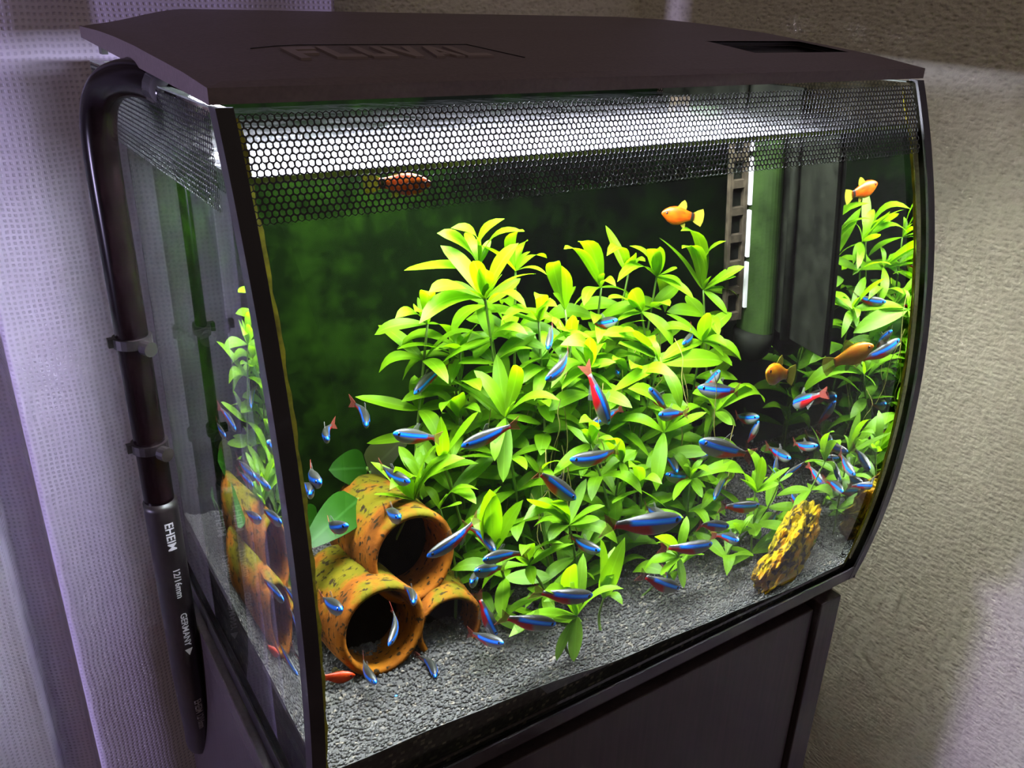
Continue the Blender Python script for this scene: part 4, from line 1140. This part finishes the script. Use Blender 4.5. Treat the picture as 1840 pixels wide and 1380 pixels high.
# ------------------------------------------------------------------ stem plants
def leaf_mesh(name, arch, twist, belly, mat, nseg=9, fold=0.12):
    v, f = [], []
    for k in range(nseg + 1):
        s = k / nseg
        w_ = (math.sin(math.pi * min(1, s) ** belly) ** 0.62) * 0.5 if 0 < s < 1 else 0.0
        w_ = max(w_, 0.05 * (1 - s))
        z = arch * 4 * s * (1 - s) * (0.75 + 0.5 * s)
        for t in (-1, -0.5, 0, 0.5, 1):
            tw = twist * s
            yy, zz = w_ * t, -fold * w_ * (1 - abs(t)) + 0.02 * math.sin(9 * s + 2 * t)* w_
            v.append((s, yy * math.cos(tw) - zz * math.sin(tw), z / 1.0 * 1.0 + (yy * math.sin(tw) + zz * math.cos(tw)) * 0.3))
    for k in range(nseg):
        for i in range(4):
            a = 5 * k + i
            f.append((a, a + 1, a + 6, a + 5))
    me = pyd(name, v, f)
    me.materials.append(mat)
    me.polygons.foreach_set('use_smooth', [True] * len(me.polygons))
    return me
LEAVES = [leaf_mesh('leaf', a, t, b, M['leaf']) for a, t, b in ((.10, .2, 1.0), (.16, -.3, 1.1), (.06, .4, .95), (.22, .1, 1.15), (.12, -.5, 1.05), (.03, .2, 1.0), (.26, -.2, 1.2))]

def in_tube(p):
    for a, b, r in TUBES:
        d = b - a; t = max(0, min(1, (p - a).dot(d) / d.dot(d)))
        if (p - (a + d * t)).length < r * 1.02: return True
    return False

def place_leaf(parent, a, b, width, mesh, up=None, name='leaf'):
    a, b = Vector(a), Vector(b)
    if name == 'leaf' and any(in_tube(a.lerp(b, t)) for t in (.25, .5, .75, 1)): return None
    L_ = (b - a).length
    x = (b - a) / L_
    u = Vector(up) if up else Vector((random.uniform(-.35, .05), random.uniform(-.55, .1), 1.0))
    z = (u - x * u.dot(x))
    if z.length < 0.05: z = x.orthogonal()
    z.normalize()
    y = z.cross(x)
    o = bpy.data.objects.new(name, mesh); col.objects.link(o)
    o.parent = parent
    p = Vector(parent.location)
    mtx = Matrix(((x.x * L_, y.x * width, z.x * L_, a.x - p.x), (x.y * L_, y.y * width, z.y * L_, a.y - p.y), (x.z * L_, y.z * width, z.z * L_, a.z - p.z), (0, 0, 0, 1)))
    o.matrix_local = mtx
    return o

def inside(p, m=0.012):
    x = min(max(p[0], IX0 + m), IX1 - m); z = min(max(p[2], gravel_z(x, p[1]) + 0.004), WL - 0.006)
    y = min(max(p[1], F(z, IOFF + m)), YB - 0.006)
    return Vector((x, y, z))

THICKET = 'leafy green stem plant inside the dense central thicket'
def stem_plant(top, tips, label, nodes=True):
    top = Vector(top)
    short = top.z - gravel_z(top.x, top.y) < 0.03
    bx = top.x + random.uniform(-.02, .02) * (0 if short else 1)
    by = min(max(top.y + random.uniform(-.01, .03) * (0 if short else 1), F(0.04, IOFF + 0.02)), YB - 0.012)
    bx = min(max(bx, 0.03), 0.385)
    base_ = Vector((bx, by, gravel_z(bx, by) - 0.002))
    root = empty('stem_plant', base_)
    tag(root, label or THICKET, 'plant', 'stem plants in the aquarium')
    mid = (base_ + top) / 2 + Vector((random.uniform(-.012, .012), random.uniform(-.008, .008), 0))
    pts = spline([base_, mid, top], 6)
    st = MB().tube([tuple(p) for p in pts], [0.0011 - 0.0004 * i / len(pts) for i in range(len(pts))], 6).build('stem', M['stem'], root, smooth=True)
    seed = 'seedling' in (label or '')
    for tp in tips:
        L_ = (Vector(tp) - top).length
        t2 = inside(tp, 0.004)
        place_leaf(root, top, t2, (random.uniform(.0088, .0116) if not seed else 0.005) * min(1.2, max(.66, L_ / .040)), random.choice(LEAVES))
    if nodes and not short:
        # small young leaves in the crown
        for k in range(2):
            an = random.uniform(0, 6.28)
            t2 = top + Vector((math.cos(an) * .010, math.sin(an) * .010, .012))
            place_leaf(root, top, inside(t2, 0.006), .0050, random.choice(LEAVES))
        L_ = (top - base_).length
        nn = int(L_ / 0.021)
        for k in range(1, nn + 1):
            t = 1 - k * 0.021 / L_
            if t < 0.12: break
            p = pts[int(t * (len(pts) - 1))]
            a0 = random.uniform(0, 6.28)
            cnt = 4 if k < 3 else 3
            for q in range(cnt):
                an = a0 + q * 2 * math.pi / cnt + random.uniform(-.4, .4)
                ll = random.uniform(.026, .040) * (1.0 if k < 4 else 0.8)
                t2 = p + Vector((math.cos(an) * ll, math.sin(an) * ll, random.uniform(-.012, .014)))
                t2 = inside(t2, 0.006)
                if (t2 - p).length < 0.012: continue
                place_leaf(root, p, t2, random.uniform(.0082, .0112), random.choice(LEAVES))
    return root
for top, tips, lab in ROSETTES:
    stem_plant(top, tips, lab)
for k in range(16):       # the inner and rear stems of the thicket
    x = random.uniform(0.15, 0.345); y = random.uniform(0.12, 0.195)
    z = random.uniform(0.085, 0.165)
    top = Vector((x, y, z)); tips = []
    for q in range(6):
        an = q * 1.05 + random.uniform(-.3, .3)
        tips.append(inside(top + Vector((math.cos(an) * .034, math.sin(an) * .034, random.uniform(0, .018))), 0.006))
    stem_plant(top, tips, None)

# thread roots tangled in the thicket
rt = MB()
for k in range(46):
    x = random.uniform(0.14, 0.34); y = random.uniform(0.08, 0.15); z = random.uniform(0.10, 0.17)
    pts = [(x, y, z)]
    for q in range(4):
        x += random.uniform(-.006, .006); y += random.uniform(-.006, .006); z -= random.uniform(.008, .018)
        pts.append((x, y, max(z, gravel_z(x, y))))
    rt.tube([tuple(p) for p in spline(pts, 4)], 0.00028, 4, False)
o = rt.build('thread_roots', M['root'])
tag(o, 'pale thread-like roots hanging among the plant stems', 'roots', kind='stuff')

# broad-leaved plant behind the tubes
broad_me = leaf_mesh('broad_leaf', .10, .1, .62, M['broad'], 10, 0.2)
brown_me = leaf_mesh('broad_leaf', .14, -.2, .60, M['brown'], 10, 0.2)
bp_ = empty('broad_leaf_plant', (0.092, 0.172, gravel_z(0.092, 0.172)))
tag(bp_, 'dark broad-leaved plant behind the terracotta tubes, one leaf browning', 'plant')
place_leaf(bp_, (0.091, 0.158, 0.112), (0.0660, 0.150, 0.120), 0.021, broad_me, (0, -1, .5))
place_leaf(bp_, (0.096, 0.170, 0.104), (0.1240, 0.178, 0.116), 0.022, brown_me, (0, -1, .6))
place_leaf(bp_, (0.075, 0.126, 0.110), (0.0330, 0.092, 0.108), 0.022, broad_me, (.2, -.8, .7))
place_leaf(bp_, (0.104, 0.150, 0.098), (0.128, 0.14, 0.140), 0.022, broad_me, (.1, -1, .2))
place_leaf(bp_, (0.110, 0.150, 0.098), (0.150, 0.15, 0.125), 0.024, broad_me, (.1, -1, .2))
place_leaf(bp_, (0.060, 0.165, 0.085), (0.036, 0.15, 0.098), 0.018, broad_me, (.1, -1, .4))
m_ = MB()
for a in ((0.091, 0.158, 0.112), (0.096, 0.170, 0.104), (0.075, 0.126, 0.110), (0.104, 0.150, 0.098), (0.110, 0.150, 0.098), (0.060, 0.165, 0.085)):
    m_.tube([tuple(p) for p in spline([(0.092, 0.172, gravel_z(0.092, 0.172)), ((a[0] + 0.092) / 2 + .004, (a[1] + .172) / 2 + .004, a[2] * .6 + .02), a], 5)], 0.0011, 6)
m_.build('leaf_stalks', M['stem'], bp_, smooth=True)

# ------------------------------------------------------------------ fish
def fish_body(name, prof, wid, bend, mat, n=14):
    """prof: (x, z_low, z_high); nose at x=+0.5, tail root at x=-0.5"""
    v, f = [], []
    for (x, zl, zh) in prof:
        zc, hz = (zl + zh) / 2, (zh - zl) / 2
        hw = hz * wid * (1.0 if x > -0.2 else max(0.35, 1 + (x + 0.2) * 1.6))
        yb = bend * (x - 0.1) ** 2 * (1 if x < 0.1 else 0.4)
        for k in range(n):
            a = 2 * math.pi * k / n
            v.append((x, yb + hw * math.cos(a), zc + hz * math.sin(a)))
    m_ = len(prof)
    for i in range(m_ - 1):
        for k in range(n):
            k2 = (k + 1) % n
            f.append((i * n + k, (i + 1) * n + k, (i + 1) * n + k2, i * n + k2))
    f.append(tuple(range(n))); f.append(tuple((m_ - 1) * n + k for k in range(n - 1, -1, -1)))
    me = pyd(name, v, f)
    me.materials.append(mat)
    me.polygons.foreach_set('use_smooth', [True] * len(me.polygons))
    return me
def fin(name, pts, mat, bend, thick=0.004):
    """flat fin outline in the x-z plane, with real thickness"""
    n = len(pts)
    yb = lambda x: bend * (x - 0.1) ** 2 * (1 if x < 0.1 else 0.4)
    v = [(x, yb(x) - thick, z) for x, z in pts] + [(x, yb(x) + thick, z) for x, z in pts]
    f = [tuple(range(n)), tuple(range(2 * n - 1, n - 1, -1))] + [(i, n + i, n + (i + 1) % n, (i + 1) % n) for i in range(n)]
    me = pyd(name, v, f); me.materials.append(mat)
    return me
def eye_mesh(x, z, r, y, bend):
    bm = bmesh.new()
    bmesh.ops.create_uvsphere(bm, u_segments=8, v_segments=6, radius=r)
    me = bpy.data.meshes.new('eye')
    for vt in bm.verts: vt.co = Vector((vt.co.x + x, vt.co.y * 0.5 + y, vt.co.z + z))
    bm.to_mesh(me); bm.free(); me.materials.append(M['eye'])
    return me
TP = [(.500, .000, .018), (.485, -.022, .040), (.44, -.060, .072), (.36, -.105, .100), (.24, -.140, .122), (.10, -.150, .130), (-.05, -.140, .120), (-.20, -.105, .098), (-.34, -.062, .072), (-.44, -.040, .056), (-.50, -.036, .052)]
def tetra_proto(bend):
    return dict(body=fish_body('body', TP, 0.58, bend, M['tetra']),
                tail=fin('tail_fin', [(-.48, -.034), (-.60, -.085), (-.70, -.125), (-.655, -.03), (-.63, .008), (-.655, .05), (-.70, .14), (-.60, .10), (-.48, .05)], M['tred'], bend),
                dors=fin('dorsal_fin', [(.06, .125), (-.02, .235), (-.09, .225), (-.06, .16), (-.10, .112)], M['tfin'], bend),
                anal=fin('anal_fin', [(-.10, -.130), (-.16, -.205), (-.22, -.170), (-.36, -.060), (-.22, -.095)], M['tfin'], bend),
                eyes=[eye_mesh(.395, .022, .030, s * (.046) + bend * .03, bend) for s in (-1, 1)])
TPRO = [tetra_proto(b) for b in (0.0, 0.42, -0.42, 0.2)]
def place_fish(name, H, T, label, cat, group, pro, names=None, scale_z=1.0, loc_up=None):
    H, T = Vector(H), Vector(T)
    L_ = (H - T).length
    x = (H - T) / L_
    u = Vector(loc_up or (random.uniform(-.12, .12), random.uniform(-.2, .1), 1.0))
    z = (u - x * u.dot(x)); 
    if z.length < .1: z = x.orthogonal()
    z.normalize(); y = z.cross(x)
    c = (H + T) / 2
    body = bpy.data.objects.new(name, None); body.empty_display_size = 0.005
    col.objects.link(body)
    body.matrix_world = Matrix(((x.x * L_, y.x * L_, z.x * L_, c.x), (x.y * L_, y.y * L_, z.y * L_, c.y), (x.z * L_, y.z * L_, z.z * L_, c.z), (0, 0, 0, 1)))
    tag(body, label, cat, group)
    for nm, key in (('body', 'body'), ('tail_fin', 'tail'), ('dorsal_fin', 'dors'), ('anal_fin', 'anal')):
        o = bpy.data.objects.new(nm, pro[key]); col.objects.link(o); o.parent = body
    for e in pro['eyes']:
        o = bpy.data.objects.new('eye', e); col.objects.link(o); o.parent = body
    return body
for i, (H, T, lab) in enumerate(TETRAS):
    place_fish('neon_tetra', H, T, 'neon ' + lab, 'fish', 'shoal of neon tetras', TPRO[(i * 7 + i // 3) % 4])
PP = [(.500, -.03, .01), (.47, -.055, .045), (.40, -.105, .095), (.28, -.185, .150), (.12, -.235, .185), (-.05, -.225, .185), (-.20, -.165, .150), (-.34, -.110, .115), (-.44, -.095, .100), (-.50, -.095, .100)]
def platy_proto(mat, bend):
    return dict(body=fish_body('body', PP, 0.55, bend, mat),
                tail=fin('tail_fin', [(-.47, -.092), (-.60, -.15), (-.74, -.19), (-.79, -.08), (-.80, .03), (-.79, .12), (-.74, .215), (-.60, .165), (-.47, .097)], M['pfin'], bend),
                dors=fin('dorsal_fin', [(.04, .18), (-.06, .30), (-.14, .345), (-.21, .29), (-.24, .20), (-.22, .14)], M['pfin'], bend),
                anal=fin('anal_fin', [(-.12, -.20), (-.20, -.275), (-.28, -.265), (-.27, -.18), (-.22, -.15)], M['pfin'], bend),
                eyes=[eye_mesh(.375, .02, .030, s * .062, bend) for s in (-1, 1)])
place_fish('platy', (0.3034, 0.150, 0.2351), (0.3300, 0.150, 0.2296), 'orange platy with a black crescent and yellow tail beside the filter', 'fish', 'platies', platy_proto(M['platy'], 0.05), loc_up=(0, 0, 1))
place_fish('platy', (0.3508, 0.075, 0.1480), (0.3800, 0.090, 0.1370), 'golden yellow platy in the dark water below the filter', 'fish', 'platies', platy_proto(M['platy_y'], 0.15), loc_up=(0, 0, 1))
place_fish('platy', (0.0427, 0.045, 0.0533), (0.0270, 0.052, 0.0545), 'small scarlet platy on the gravel left of the lower left tube', 'fish', 'platies', platy_proto(M['platy_r'], 0.1), loc_up=(0, 0, 1))
place_fish('platy', (0.0900, 0.015, 0.3020), (0.0680, 0.022, 0.3024), 'orange platy just under the water surface behind the honeycomb band', 'fish', 'platies', platy_proto(M['platy'], -0.1), loc_up=(0, 0, 1))
